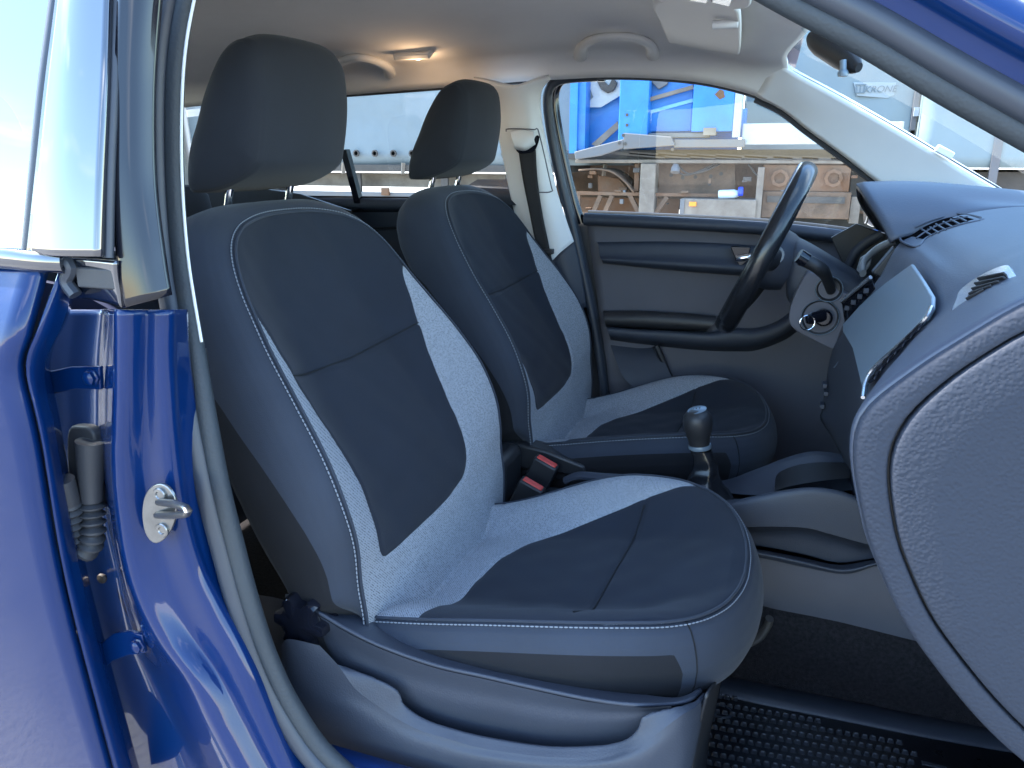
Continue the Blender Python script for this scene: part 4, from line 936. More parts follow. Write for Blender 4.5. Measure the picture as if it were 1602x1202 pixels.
sheet('dash_body', G, 'plastic_dash', ds_, .006, off=1, flip=True)
# side cap (rim and removable cover)
out_ = [(1.25, .985), (1.05, 1.03), (.92, 1.055), (.82, 1.060), (.74, 1.045), (.695, 1.022), (.655, .989), (.622, .958), (.592, .922), (.586, .886), (.598, .833), (.618, .78), (.664, .703), (.761, .607), (.90, .55), (1.25, .50)]
ou = cr([(x, 0, z) for x, z in out_], 120)
inn = [(1.22, .955), (1.0, 1.0), (.88, 1.028), (.80, 1.033), (.74, 1.022), (.700, 1.003), (.672, .980), (.645, .952), (.622, .918), (.614, .882), (.622, .835), (.640, .786), (.682, .717), (.772, .630), (.90, .58), (1.22, .53)]
ii = cr([(x, 0, z) for x, z in inn], 120)
e = lambda p, y: p*np.array([1, 0, 1])+np.array([0, y, 0])
w_ = ii-ou
rim = [e(ou, -.699), e(ou+w_*.03, -.7035), e(ou+w_*.14, -.7075), e(ou+w_*.4, -.709), e(ou+w_*.7, -.7095), e(ou+w_*.93, -.709), e(ii, -.7070), e(ii+w_*.03, -.700)]
sheet('side_rim', np.stack([cr(np.stack([r[i] for r in rim]), 24) for i in range(120)], 0), 'plastic_cap', ds_)
ic = ii.mean(0)
w2 = w_*.22
cv_ = [e(ii+w2*.42, -.700), e(ii+w2*.5, -.7065), e(ii+w2*.8, -.7105), e(ii+w2*1.8, -.7125)]
G = np.stack([cr(np.stack([r[i] for r in cv_]), 10) for i in range(120)], 0)
V = list(G.reshape(-1, 3)); F = gfaces(120, 10)
ring = G[:, -1]
for k_ in range(1, 9):
    s = 1-k_/8
    V += [tuple(ring[i]*s+(np.array([ic[0], -.7145, ic[2]]))*(1-s)) for i in range(120)]
base_ = 1200
F += [(i*10+9, base_+i, base_+i+1, (i+1)*10+9) for i in range(119)]
for k_ in range(7): F += [(base_+k_*120+i, base_+(k_+1)*120+i, base_+(k_+1)*120+i+1, base_+k_*120+i+1) for i in range(119)]
o = mesh('side_cap', V, F, 'plastic_cap', ds_)
m = MB(); m.poly(e(ii, -.6985), (0, .004, 0)); m.build('cap_gap', 'plastic_dark', ds_)
# central glossy panel on the rearward face
pf = lambda u, v: P(u, v, x=None, y=None, z=None)
def onface(u, v, off=.0):
    off = off+.017
    """point on the tilted centre face: x = .61 + (z-.81)*.42"""
    d = ray(u, v); nn = np.array([1, 0, -.42]); p0 = np.array([.612-off, 0, .81]); t = ((p0-CAM)@nn)/(d@nn); return CAM+t*d
dp = [(1386, 442), (1426, 413), (1443, 438), (1458, 463), (1457, 480), (1446, 500), (1406, 538), (1366, 575), (1354, 598), (1350, 616), (1333, 545), (1318, 520), (1318, 508), (1345, 478), (1370, 455)]
pp = np.array([onface(u, v) for u, v in dp])
MB().poly(pp, (.005, 0, -.002)).build('centre_panel', 'satin_grey', ds_, .002)
ed = cr(np.array([onface(u, v, .001) for u, v in [(1457, 480), (1446, 501), (1406, 540), (1366, 577), (1354, 600), (1350, 622)]]), 30)
m = MB(); m.tube(ed, .0024, 8); m.build('panel_edge', 'silver', ds_)
# side slots next to it
for k_, (u, v) in enumerate([(1432, 520), (1420, 532), (1408, 545), (1396, 557), (1385, 569), (1374, 582), (1365, 595)]):
    q = P(u, v, y=-.455); q = onface(u-3, v-1, .0015); m = MB(); m.bar(q, q+np.array([.004, -.016, .009]), .010, .003, up=(-1, 0, .42)); m.build('slot', 'gloss_black', ds_, .0008)
# centre stack below
st = PX([(1318, 520, .12), (1300, 556, .12), (1286, 640, .12), (1283, 655, .12), (1305, 690, .12), (1328, 740, .12)]); 
sx_ = PX([(1322, 520, .02), (1318, 560, -.02), (1322, 640, -.04), (1330, 700, -.05), (1336, 740, -.06), (1338, 780, -.08)])
se = PX([(1340, 545, -.10), (1346, 580, -.2), (1352, 625, -.34), (1352, 680, -.40), (1352, 740, -.42), (1360, 800, -.42)])
sheet('centre_stack', grid([st, sx_, se], 40, 30), 'plastic', ds_, .003, flip=True)
m = MB(); m.tube(cr(PX([(1305, 575, .05), (1318, 560, .0), (1325, 556, -.03), (1334, 590, -.07), (1344, 640, -.14)]), 20), .0014, 6); m.build('stack_line', 'satin_grey', ds_)
for (u, v, yy) in ((1290, 600, .10), (1292, 612, .10), (1286, 632, .11)):
    m = MB(); q = P(u, v, y=yy); m.box(q-np.array([.004, .02, .004]), q+np.array([.004, .004, .004])); m.build('button', 'plastic', ds_, .001)
# radio face edge-on and buttons
rf = [(1316, 470), (1362, 433), (1370, 452), (1330, 498), (1322, 508)]
q = np.array([P(u, v, y=.12-.08*(u-1316)/54) for u, v in rf]); MB().poly(q, (-.0, .006, 0)).build('radio', 'gloss_black', ds_, .0015)
m = MB(); m.tube(np.array([P(1316, 472, y=.115), P(1362, 434, y=.04)]), .0035, 8); m.build('radio_trim', 'silver', ds_)
for k_ in range(4):
    q = P(1325+k_*10, 482-k_*9, y=.105-.02*k_); m = MB(); m.box(q-np.array([.004, .004, .004]), q+np.array([.004, .002, .004])); m.build('radio_button', 'plastic', ds_, .001)
# small trims behind the radio (instrument bezel and dark box)
m = MB(); m.tube(cr(PX([(1350, 428, .24), (1352, 410, .26), (1372, 390, .28), (1400, 376, .26)]), 20), .012, 12, ell=(1, .5)); m.build('bezel', 'gauge', ds_)
MB().poly(PX([(1364, 428), (1400, 386), (1424, 404), (1428, 412), (1385, 438)], y=.10), (0, .03, 0)).build('dash_recess', 'plastic_dark', ds_, .003)
MB().poly(PX([(1340, 424), (1346, 404), (1366, 392), (1362, 415), (1350, 432)], y=.34), (0, .01, 0)).build('instrument_dial', 'gauge', ds_, .002)
MB().poly(PX([(1300, 372, .5), (1340, 350, .5), (1400, 372, .5), (1400, 440, .5), (1330, 440, .5)]), (0, .01, 0)).build('instrument_housing', 'plastic_dark', ds_, .002)
m = MB(); m.tube(cr(PX([(1328, 415, .48), (1338, 395, .48), (1358, 378, .48), (1380, 366, .48)]), 16), .010, 10, ell=(1, .6)); m.build('bezel', 'plastic', ds_)
# instrument hood: arch swept forward
arc = []
near = P(1398, 379, y=.10); tip = P(1345, 292, y=.30)
A0 = [near, P(1380, 347, y=.125), P(1362, 318, y=.175), P(1350, 299, y=.235), tip+np.array([0, .0, -.001]), tip+np.array([.006, .08, -.012]), tip+np.array([.02, .16, -.04]), np.array([.70, .56, .97])]
A0 = np.array(A0)
def hood(off, dz, k): 
    r = A0.copy(); cx_ = .32
    r[:, 0] += off; r[:, 1] = cx_+(r[:, 1]-cx_)*(1+k); r[:, 2] += dz; return r
h1 = A0; h2 = A0+np.array([.004, 0, .004]); 
h3 = hood(.10, .006, .06); h3[0] = (.79, .125, 1.016); h3[1][2] -= .002
h4 = hood(.22, .000, .16); h4[0] = (.90, .13, 1.034); h4[1:7, 2] = np.minimum(h4[1:7, 2], 1.068); h4[1][2] = 1.045
h5 = hood(.40, -.02, .3); h5[:, 2] = np.array([1.02, 1.03, 1.04, 1.048, 1.05, 1.045, 1.03, 1.0])
sheet('instrument_hood', grid([h1, h2, h3, h4, h5], 60, 50), 'plastic_dash', ds_, .006, off=1)
m = MB(); m.tube(cr(A0, 50), .0035, 8); m.build('hood_edge', 'plastic_dark', ds_)
sheet('hood_underside', grid([A0+np.array([.006, 0, -.006]), A0*np.array([1, .6, 1])+np.array([.09, .13, -.02])], 30, 8), 'plastic_dark', ds_)
# demister grille on the dash top
def rc(u, v, off=0):
    d = Vector(ray(u, v)).normalized(); ok, p_, n_, i_, ob_, mx_ = SC.ray_cast(DG, Vector(CAM), d)
    while ok and ob_.name.split('.')[0] not in ('dash_body', 'instrument_hood'):
        ok, p_, n_, i_, ob_, mx_ = SC.ray_cast(DG, p_+d*.001, d)
    return np.array(p_-d*off)
bpy.context.view_layer.update(); DG = bpy.context.evaluated_depsgraph_get()
DB = grid(cols_dash, 160, 220, bylen=False)
def surfpt(u, v, off=0):
    d = ray(u, v); t = ((DB-CAM)@d)/(d@d); r = np.linalg.norm(DB-CAM-t[..., None]*d, axis=2)
    i = np.unravel_index(np.argmin(r), r.shape)
    return CAM+(t[i]-off)*d
gp = [(1408, 373), (1440, 352), (1470, 341), (1500, 335), (1538, 343), (1500, 353), (1470, 363), (1448, 374), (1434, 387)]
ge = cr(np.array([rc(u, v, .001) for u, v in gp]), 60, closed=True)
m = MB(); m.tube(ge, .0022, 6, closed=True); gv = m.build('demister_grille', 'plastic_dash', ds_)
def fill(l, off, n=60):
    p = cr(np.array([rc(u, v, off) for u, v in l]), n, closed=True); c_ = p.mean(0)
    return [*p, c_], [(i, (i+1) % n, n) for i in range(n)]
def ruled(la, lb, off, n=24, m_=5):
    A_ = cr(np.array([(u, v, 0) for u, v in la]), n); B_ = cr(np.array([(u, v, 0) for u, v in lb]), n)
    return np.array([[rc(*(A_[i]*(1-k/(m_-1))+B_[i]*k/(m_-1))[:2], off) for k in range(m_)] for i in range(n)])
sheet('grille_opening_shade', ruled([(1424, 369), (1450, 353), (1478, 342), (1502, 338)], [(1446, 375), (1468, 362), (1494, 352), (1524, 343)], .0022), 'opening_shade', gv)  # black sheet laid on the dash, coloured as the shade inside the grille
m = MB(); m.tube(cr(np.array([rc(u, v, .003) for u, v in [(1434, 373), (1452, 361), (1476, 350), (1496, 344), (1514, 340)]]), 16), .0022, 6); m.build('grille_bar', 'plastic_dash', gv)
for k_ in range(6):
    t_ = k_/5; u0 = 1441+t_*58; v0 = 358-t_*18
    m = MB(); m.tube(np.array([rc(u0, v0, .003), rc(u0+17-3*t_, v0+11-4*t_, .003)]), .0017, 6); m.build('grille_fin', 'plastic_dash', gv)
# airbag mark
txt('AIRBAG', ontop(1474, 437, .0)+np.array([0, 0, .002]), .012, 'plastic', ds_, Matrix.Rotation(rad(-50), 4, 'Y') @ Matrix.Rotation(rad(-90), 4, 'Z')) if False else None
# passenger side vent
def vp(l, off): return np.array([surfpt(u, v, off) for u, v in l])
fr_o = [(1491, 490), (1496, 468), (1504, 452), (1535, 430), (1572, 415), (1583, 424), (1591, 439), (1570, 452), (1530, 472)]
fr_i = [(1514, 479), (1513, 466), (1520, 454), (1543, 438), (1568, 426), (1574, 432), (1579, 440), (1560, 450), (1535, 464)]
fo = cr(vp(fr_o, .002), 60, closed=True)
fi = cr(vp(fr_i, .004), 60, closed=True)
fo = vp(fr_o, .002); fi = vp(fr_i, .005)
nrm = np.array([-.75, -.1, .65]); nrm /= np.linalg.norm(nrm)
# flatten frames on one tilted plane
pc_ = fo.mean(0)
def flat(l, off):
    r = []
    for u, v in l:
        d = ray(u, v); t = ((pc_+nrm*off-CAM)@nrm)/(d@nrm); r.append(CAM+t*d)
    return np.array(r)
fo = cr(flat(fr_o, .004), 72, closed=True); fi = cr(flat(fr_i, .005), 72, closed=True)
V = [*fo, *fi, *(fo-nrm*.02), *(fi-nrm*.03)]
F = [(i, (i+1) % 72, 72+(i+1) % 72, 72+i) for i in range(72)]+[(144+i, 144+(i+1) % 72, (i+1) % 72, i) for i in range(72)]+[(72+i, 72+(i+1) % 72, 216+(i+1) % 72, 216+i) for i in range(72)]
o = mesh('vent_frame', V, F, 'silver', ds_, smooth=False)
bd = o.modifiers.new('b', 'BEVEL'); bd.width = .0015; bd.segments = 2
vin = MB().poly(fi-nrm*.004, tuple(-nrm*.002)).build('vent_opening_shade', 'opening_shade', ds_)  # black plate, shade behind the louvres put into its colour
for k_ in range(6):
    t_ = k_/5
    a = flat([(1518+0*t_, 474-t_*24)], .004)[0]; b = flat([(1576-16*(1-t_)-t_*2, 447-t_*20+8*(1-t_))], .004)[0]
    a = flat([(1517+t_*22, 476-t_*34)], .003)[0]; b = flat([(1534+t_*40, 466-t_*36+4)], .003)[0]
for k_ in range(5):
    u0, v0 = 1517+k_*4.5, 473-k_*8.0; u1, v1 = min(1577, 1545+k_*12), 459-k_*6.5
    m = MB(); m.bar(flat([(u0, v0)], .003)[0], flat([(u1, v1)], .003)[0], .002, .012, up=nrm); m.build('vent_louvre', 'plastic_dark', ds_, .0006)
# lower dash under the column, knee area
sheet('knee_panel', grid([[(.72, .13, .86), (.66, .13, .70), (.72, .13, .50)], [(.74, .40, .86), (.68, .40, .68), (.76, .40, .5)], [(.78, .69, .86), (.74, .69, .66), (.8, .69, .5)]], 20, 20), 'plastic', ds_, .005)

# ================================================================== STEERING
sw = thing('steering_wheel', 'black leather steering wheel in front of the far seat', 'steering wheel', (.464, .35, .936))
WC = np.array([.464, .35, .936]); WU = np.array([.384, 0, .923]); WY = np.array([0, 1., 0]); WN = np.array([.923, 0, -.384])
ang = np.linspace(0, 2*math.pi, 121)[:-1]
path = np.array([WC+.179*(WU*math.cos(a)*(1 if math.cos(a) > -.8 else .985)+WY*math.sin(a)) for a in ang])
m = MB(); V = []
for i, a in enumerate(ang):
    rdir = (path[i]-WC); rdir /= np.linalg.norm(rdir); thick = .0185+.0020*max(0, math.cos(2*a-1.2))
    for j in range(20):
        b = 2*math.pi*j/20; V.append(path[i]+thick*(rdir*math.cos(b)*.92+WN*math.sin(b)*1.12))
m.add(V, gfaces(120, 20, True, True)); m.build('rim', 'leather', sw)
hub = []
V = []; prof = [(0.001, -.030), (.7, -.028), (.95, -.018), (1, 0), (.96, .02), (.8, .045), (.001, .05)]
for rr, h in prof:
    for j in range(36):
        a = 2*math.pi*j/36; V.append(WC+WN*(h+.022)+rr*(WY*.078*math.copysign(abs(math.cos(a))**.75, math.cos(a))+WU*.066*math.copysign(abs(math.sin(a))**.75, math.sin(a))-WU*.008))
m = MB(); m.add(V, gfaces(len(prof), 36, False, True)); m.build('airbag_cover', 'plastic', sw)
for a, wdt in ((0, .05), (math.pi, .05), (math.pi*.5, .045)):
    d_ = WY*math.cos(a)-WU*math.sin(a); p1 = WC+WN*.03+d_*.05; p2 = WC+WN*.004+d_*.172
    m = MB(); m.tube(cr([p1, .5*(p1+p2)+WN*.004, p2], 12), np.linspace(.026, .017, 12), 14, ell=(1, .5), up=(WN if False else np.cross(d_, WN))); m.build('spoke', 'plastic_dark' if a else 'plastic_dark', sw)
q = WC+WN*.022+WY*-.075+WU*.01
m = MB(); m.tube([q, q+WY*-.012], .018, 16); m.build('control_button', 'satin_grey', sw)
# column shroud
scol = thing('steering_column', 'grey steering column shroud with ignition lock', 'steering column', (.6, .35, .85))
def col_ring(c, ry, ru, rd, n=36):
    out = []
    for j in range(n):
        a = 2*math.pi*j/n; s_, c_ = math.sin(a), math.cos(a)
        out.append(c+np.array([0, ry*math.copysign(abs(c_)**.6, c_), (ru if s_ > 0 else rd)*math.copysign(abs(s_)**.6, s_)]))
    return out
G = [col_ring(np.array([.515, .35, .915]), .055, .045, .060), col_ring(np.array([.522, .35, .912]), .066, .055, .078), col_ring(np.array([.56, .35, .895]), .072, .055, .088), col_ring(np.array([.61, .35, .872]), .075, .050, .082), col_ring(np.array([.66, .35, .85]), .075, .045, .070), col_ring(np.array([.74, .35, .82]), .075, .04, .06)]
sheet('shroud', grid([list(r) for r in G], 36, 24, bylen=False) if False else np.array([np.array(cr(np.array([g[j] for g in G]), 24)) for j in range(36)]), 'plastic', scol, cu=True)
# lower cowl (big pale piece with the lock)
lc = [(1234, 500), (1240, 470), (1262, 428), (1280, 432), (1310, 452), (1336, 470), (1325, 500), (1312, 530), (1308, 548), (1270, 532), (1243, 516)]
lcp = cr(PX(lc, y=.245), 60, closed=True)
MB().poly(lcp, (0, .10, 0)).build('lower_cowl', 'plastic_warm', scol, .014)
qk = P(1283, 497, y=.243)
ax = np.array([-.25, -1, .05])
m = MB(); m.lathe([(.0345, .004), (.036, -.003), (.0325, -.001), (.030, .006)], qk, (0, 1, 0), 36); m.lathe([(.031, .002), (.001, .0025)], qk, (0, 1, 0), 36, cap=False); m.build('lock_surround', 'plastic_dark', scol)
m = MB(); m.lathe([(.0345, .0), (.0358, -.0015), (.0362, 0)], qk+np.array([0, -.002, 0]), (0, 1, 0), 40, cap=False); m.build('lock_ring', 'satin_grey', scol)
m = MB(); m.lathe([(.017, .01), (.017, -.012), (.013, -.016), (.001, -.016)], qk+np.array([.006, 0, .002]), (0, 1, 0), 24); m.build('lock_barrel', 'gloss_black', scol)
qs = P(1297, 452, y=.245)
m = MB(); m.lathe([(.025, .004), (.0265, -.004), (.023, -.005), (.020, .0), (.001, .003)], qs, (0, 1, 0), 32); m.build('stalk_collar', 'plastic_dark', scol)
m = MB(); m.lathe([(.0245, -.0045), (.0255, -.0055), (.0262, -.0045)], qs, (0, 1, 0), 32, cap=False); m.build('collar_ring', 'satin_grey', scol)
s0 = P(1300, 455, y=.24); s1_ = P(1292, 432, y=.20); s2_ = P(1282, 420, y=.17); s3_ = P(1252, 405, y=.16); 
m = MB(); m.tube(cr([s0, s1_, s2_, .5*(s2_+s3_)+np.array([0, 0, .002]), s3_], 24), np.interp(np.linspace(0, 1, 24), [0, .4, .6, 1], [.009, .011, .013, .0125]), 14); sk = m.build('stalk', 'plastic_dark', scol)
m = MB(); m.tube([P(1262, 408, y=.16), P(1249, 400, y=.157)], .0135, 14); m.build('stalk_switch', 'gloss_black', sk)
# key
ky = thing('ignition_key', 'black key with wire ring in the ignition lock', 'key', tuple(P(1272, 498, y=.22)))
m = MB(); k1 = P(1291, 494, y=.225); k2 = P(1262, 500, y=.20); m.tube(cr([k1, .5*(k1+k2), k2], 8), [.010, .012, .012, .012, .012, .012, .011, .008], 12, ell=(1, .55)); m.build('key_head', 'gloss_black', ky)
rc = P(1263, 505, y=.195); rr_ = np.array([rc+.0145*(Rv*math.cos(a)+np.array([0, 0, 1])*math.sin(a)) for a in np.linspace(0, 2*math.pi, 41)[:-1]])
m = MB(); m.tube(rr_, .0011, 6, closed=True); m.build('key_ring', 'chrome', ky)

# ================================================================== FLOOR AND MAT
fc = sheet('floor_carpet', grid([[(-.1, y, z), (.3, y, z), (.62, y, z+.0), (.98, y, z+.0), (1.12, y, z+.25)] for y, z in ((-.70, .175), (-.60, .185), (-.16, .185), (-.12, .25), (-.10, .36), (.10, .36), (.12, .25), (.16, .18), (.70, .18))], 30, 50), 'carpet', car)
fm = thing('floor_mat', 'black studded rubber mat in the near footwell', 'floor mat', (.55, -.38, .20))
zf = .208
m_o = [(1115, 1055), (1200, 1074), (1280, 1090), (1360, 1106), (1450, 1124), (1600, 1150), (1700, 1170)]
r0 = PX(m_o, z=zf); r1 = PX([(u, v+10) for u, v in m_o], z=zf+.010); r2 = PX([(u+2, v+24) for u, v in m_o], z=zf+.008); r3 = PX([(u+3, v+34) for u, v in m_o], z=zf)
sheet('raised_border', grid([r0, r1, r2, r3], 50, 12), 'rubber_light', fm, .003, flip=True)
G = np.array([[(x, y, zf) for y in (-.68, -.14)] for x in (.36, 1.0)])
sheet('base_sheet', G, 'mat_rubber', fm, .004)
studs = MB(); 
for i in range(25):
    for j in range(17):
        x = .462+i*.0130+(j % 2)*.0065; y = -.52+j*.0205+ i*.0012
        u_, v_ = 0, 0
        if y > -.185-.02*(x-.47)/.3: continue
        studs.add([(x-.0062, y-.0045, zf), (x+.0062, y-.0045, zf), (x+.0062, y+.0045, zf), (x-.0062, y+.0045, zf), (x-.003, y-.0015, zf+.011), (x+.004, y-.0015, zf+.011), (x+.004, y+.002, zf+.011), (x-.003, y+.002, zf+.011)],
            [(4, 5, 6, 7), (0, 1, 5, 4), (1, 2, 6, 5), (2, 3, 7, 6), (3, 0, 4, 7)])
studs.build('studs', 'mat_rubber', fm, .0012)
rb = MB()
for j in range(7): rb.box((.79, -.46+j*.036, zf), (1.0, -.452+j*.036, zf+.006))
rb.build('heel_ribs', 'mat_rubber', fm, .001)
rb = MB()
for i in range(4):
    for j in range(12): rb.box((.415+i*.014, -.46+j*.022+(i % 2)*.01, zf), (.425+i*.014, -.447+j*.022+(i % 2)*.01, zf+.003))
rb.build('corner_ribs', 'mat_rubber', fm)
m = MB(); m.lathe([(.021, 0), (.021, .004), (.017, .006), (.012, .003), (.001, .003)], P(1128, 1115, z=zf), (0, 0, 1), 28); m.build('mat_fastener', 'rubber_light', fm)
# seat rail end by the console
rl_ = MB(); rl_.tube(cr(PX([(1148, 1000), (1165, 1006), (1186, 998), (1200, 980), (1204, 968)], y=-.19), 16), .007, 10, ell=(1, 1.6)); o = rl_.build('rail_handle', 'dark_steel', seat)

# ================================================================== YARD BEHIND THE CAR
def slab(px, y, d, name, matn, parent, bev=0): return MB().poly(PX(px, y=y), (0, d, 0)).build(name, matn, parent, bev, smooth=False)
def bx(u0, v0, u1, v1, y, d, name, matn, parent, bev=0, ribs=0):
    a = P((u0+u1)/2, (v0+v1)/2, y=y); l = P(u0, (v0+v1)/2, y=y)[0]; r_ = P(u1, (v0+v1)/2, y=y)[0]; t_ = P((u0+u1)/2, v0, y=y)[2]; b_ = P((u0+u1)/2, v1, y=y)[2]
    return MB().box((l, y, b_), (r_, y+d, t_)).build(name, matn, parent, bev, smooth=False)
# grey curtain-sided trailer
ta = thing('curtain_trailer', 'grey tarpaulin trailer with round eyelets seen through the rear window', 'trailer', (-6, 9, 0))
yA = 8.0
cols = []
for x in np.linspace(-16, -1.35, 40):
    cols.append([(x, yA+.03*math.sin(x*2.3)+rng.normal(0, .012), z) for z in (1.02, 1.2, 1.6, 2.2, 3.0, 3.8)])
sheet('tarpaulin', grid(cols, 20, 80), 'tarp_grey', ta, .02)
x1 = P(889, 200, y=yA)[0]
MB().box((-16, yA+.05, 1.0), (x1, yA+2.5, 3.8)).build('cargo_box', 'tarp_side', ta, smooth=False)
for k_ in range(16):
    u = 560+k_*29-60; q = P(u, 240+(u-560)*.004, y=yA-.035); m = MB(); m.lathe([(.045, .0), (.045, -.02), (.028, -.024), (.026, .0), (.001, .0)], q, (0, 1, 0), 18); m.build('eyelet', 'dark_steel', ta)
MB().box((-16, yA-.02, .93), (x1, yA+2.4, 1.02)).build('side_rail', 'dark_steel', ta, .01, smooth=False)
MB().box((-16, yA+.3, .72), (x1-.3, yA+.45, .90)).build('chassis_beam', 'dusty', ta, .01, smooth=False)
MB().box((-12, yA-.0, .55), (-2.5, yA+.05, .66)).build('side_guard', 'truck_grey', ta, .01, smooth=False)
MB().box((-12, yA-.0, .32), (-2.5, yA+.05, .44)).build('side_guard', 'truck_grey', ta, .01, smooth=False)
for x in (-5.2, -3.9, -3.0): MB().box((x, yA+.06, .3), (x+.1, yA+.1, .9)).build('guard_post', 'dark_steel', ta, smooth=False)
q = P(602, 300, y=yA-.03); MB().box(q-np.array([.05, .02, .05]), q+np.array([.07, .02, .05])).build('marker_lamp', 'rust', ta, .01)
for x in (-9.5, -8.3, -7.1):
    m = MB(); m.lathe([(.2, -.15), (.48, -.15), (.5, -.1), (.5, .1), (.48, .15), (.2, .15)], (x, yA+.5, .5), (0, 1, 0), 36); m.build('wheel', 'rubber', ta)
for k_ in range(14):
    x = -1.7-k_*.9; m = MB(); m.bar((x, yA-.04, .9), (x+.02, yA-.05, 1.04), .05, .02); m.build('tension_strap', 'dusty', ta)
# faded lettering-like stencil band of the tarpaulin is unreadable in the photo: dust streak only

# blue flatbed trailer
tb = thing('flatbed_trailer', 'bright blue open-sided trailer body on a rusty brown chassis', 'trailer', (2, 8, 0)); yB = 7.6
bx(892, 40, 904, 240, yB-.05, .3, 'corner_post', 'truck_blue', tb)
bx(906, 40, 917, 235, yB, .2, 'corner_post', 'truck_blue', tb)
bx(900, 40, 1160, 243, yB+.55, .1, 'rear_panel', 'truck_blue', tb)
slab([(916, 170), (968, 150), (970, 222), (925, 234), (916, 225)], yB+.3, .05, 'inner_board', 'truck_blue', tb)
slab([(914, 168), (928, 152), (918, 122), (916, 60), (970, 60), (970, 150), (940, 168)], yB+.20, .03, 'torn_sheet', 'tarp_white', tb)
slab([(934, 128), (944, 126), (952, 134), (958, 122), (966, 130), (960, 142), (950, 146), (940, 140)], yB+.16, .03, 'dark_bundle', 'dark_steel', tb, .01)
slab([(925, 226), (966, 190), (969, 200), (935, 230)], yB+.15, .03, 'loose_board', 'dusty', tb)
bx(970, 40, 1016, 222, yB-.08, .4, 'box_post', 'truck_blue', tb, .01)
bx(1016, 40, 1086, 206, yB+.12, .2, 'side_panel', 'truck_blue', tb, .01)
slab([(1018, 172), (1084, 154), (1084, 160), (1018, 178)], yB+.10, .04, 'panel_rib', 'truck_bluelight', tb, .004)
slab([(1010, 154), (1084, 133), (1086, 139), (1012, 160)], yB+.02, .05, 'lashing_bar', 'dusty', tb, .004)
slab([(1010, 110), (1048, 110), (1044, 132), (1030, 140), (1016, 126)], yB+.05, .06, 'grey_bag', 'truck_grey', tb, .01)
bx(1086, 40, 1152, 206, yB-.05, .45, 'headboard', 'truck_blue', tb, .01)
bx(1100, 200, 1120, 212, yB-.08, .1, 'lamp_bracket', 'dusty', tb, .005)
slab([(1118, 148), (1126, 140), (1132, 142), (1134, 152), (1126, 156)], yB-.055, .004, 'rust_patch', 'rust', tb)
slab([(898, 238), (920, 232), (975, 218), (975, 232), (940, 244), (900, 250)], yB-.1, .05, 'bumper_rail', 'truck_grey', tb, .01)
slab([(975, 208), (1050, 214), (1056, 228), (975, 234)], yB-.1, .05, 'lower_rail', 'truck_grey', tb, .01)
bx(1014, 208, 1110, 216, yB-.02, .08, 'side_rail', 'truck_grey', tb, .01)
bx(1054, 218, 1165, 231, yB-.06, .08, 'side_rail', 'truck_grey', tb, .01)
for (u, v) in ((975, 212), (978, 225), (969, 224), (1052, 234), (981, 196), (981, 180)):
    q = P(u, v, y=yB-.105); m = MB(); m.lathe([(.018, 0), (.018, -.004), (.001, -.005)], q, (0, 1, 0), 10); m.build('bolt', 'dark_steel', tb)
bx(880, 234, 1420, 250, yB+.2, 1.6, 'chassis_beam', 'dark_steel', tb, .01)
bx(900, 250, 1420, 256, yB+.1, .1, 'chassis_flange', 'dusty', tb, .01)
m = MB()
for k_ in range(9): m.bar(P(940+k_*45, 238+k_*1.2, y=yB+.1), P(1040+k_*40, 246+k_*.6, y=yB+.1), .02, .03)
m.build('air_lines', 'dark_steel', tb)
bx(870, 256, 1420, 330, yB+1.5, .15, 'cross_member', 'sandrust', tb)
bx(1000, 256, 1024, 352, yB+.05, .2, 'landing_leg', 'dusty', tb, .01)
bx(992, 256, 1000, 300, yB+.15, .1, 'leg_bracket', 'rust', tb, .01)
slab([(1024, 256), (1150, 256), (1150, 306), (1024, 306)], yB+.35, .04, 'chassis_plate', 'sandrust', tb)
for (u, v) in ((1068, 278), (1050, 274), (1088, 277), (1112, 276), (1110, 288), (1128, 272)):
    q = P(u, v, y=yB+.345); m = MB(); m.lathe([(.022, 0), (.022, -.003), (.001, -.003)], q, (0, 1, 0), 10); m.build('chassis_hole', 'dark_steel', tb)
# mudguard
mg = PX([(905, 268), (930, 266), (955, 270), (975, 284), (990, 302)], y=yB+.1); mg2 = mg+np.array([0, .5, 0])
sheet('mudguard', grid([mg, mg2], 20, 4), 'sandrust', tb, .02)
slab([(935, 274), (968, 280), (985, 300), (936, 302)], yB+.45, .04, 'axle_plate', 'rust', tb)
for a_, b_ in (((925, 340), (940, 306)), ((943, 340), (958, 306)), ((1000, 334), (985, 304)), ((1024, 336), (1044, 308)), ((905, 345), (905, 300))):
    m = MB(); m.bar(P(*a_, y=yB+.15), P(*b_, y=yB+.15), .05, .05); m.build('strut', 'sandrust', tb)
bx(905, 302, 1150, 307, yB+.12, .05, 'cross_bar', 'rust', tb); bx(905, 334, 1062, 341, yB+.16, .05, 'cross_bar', 'sandrust', tb)
bx(900, 310, 1062, 336, yB+.9, .05, 'cross_member', 'rust', tb)
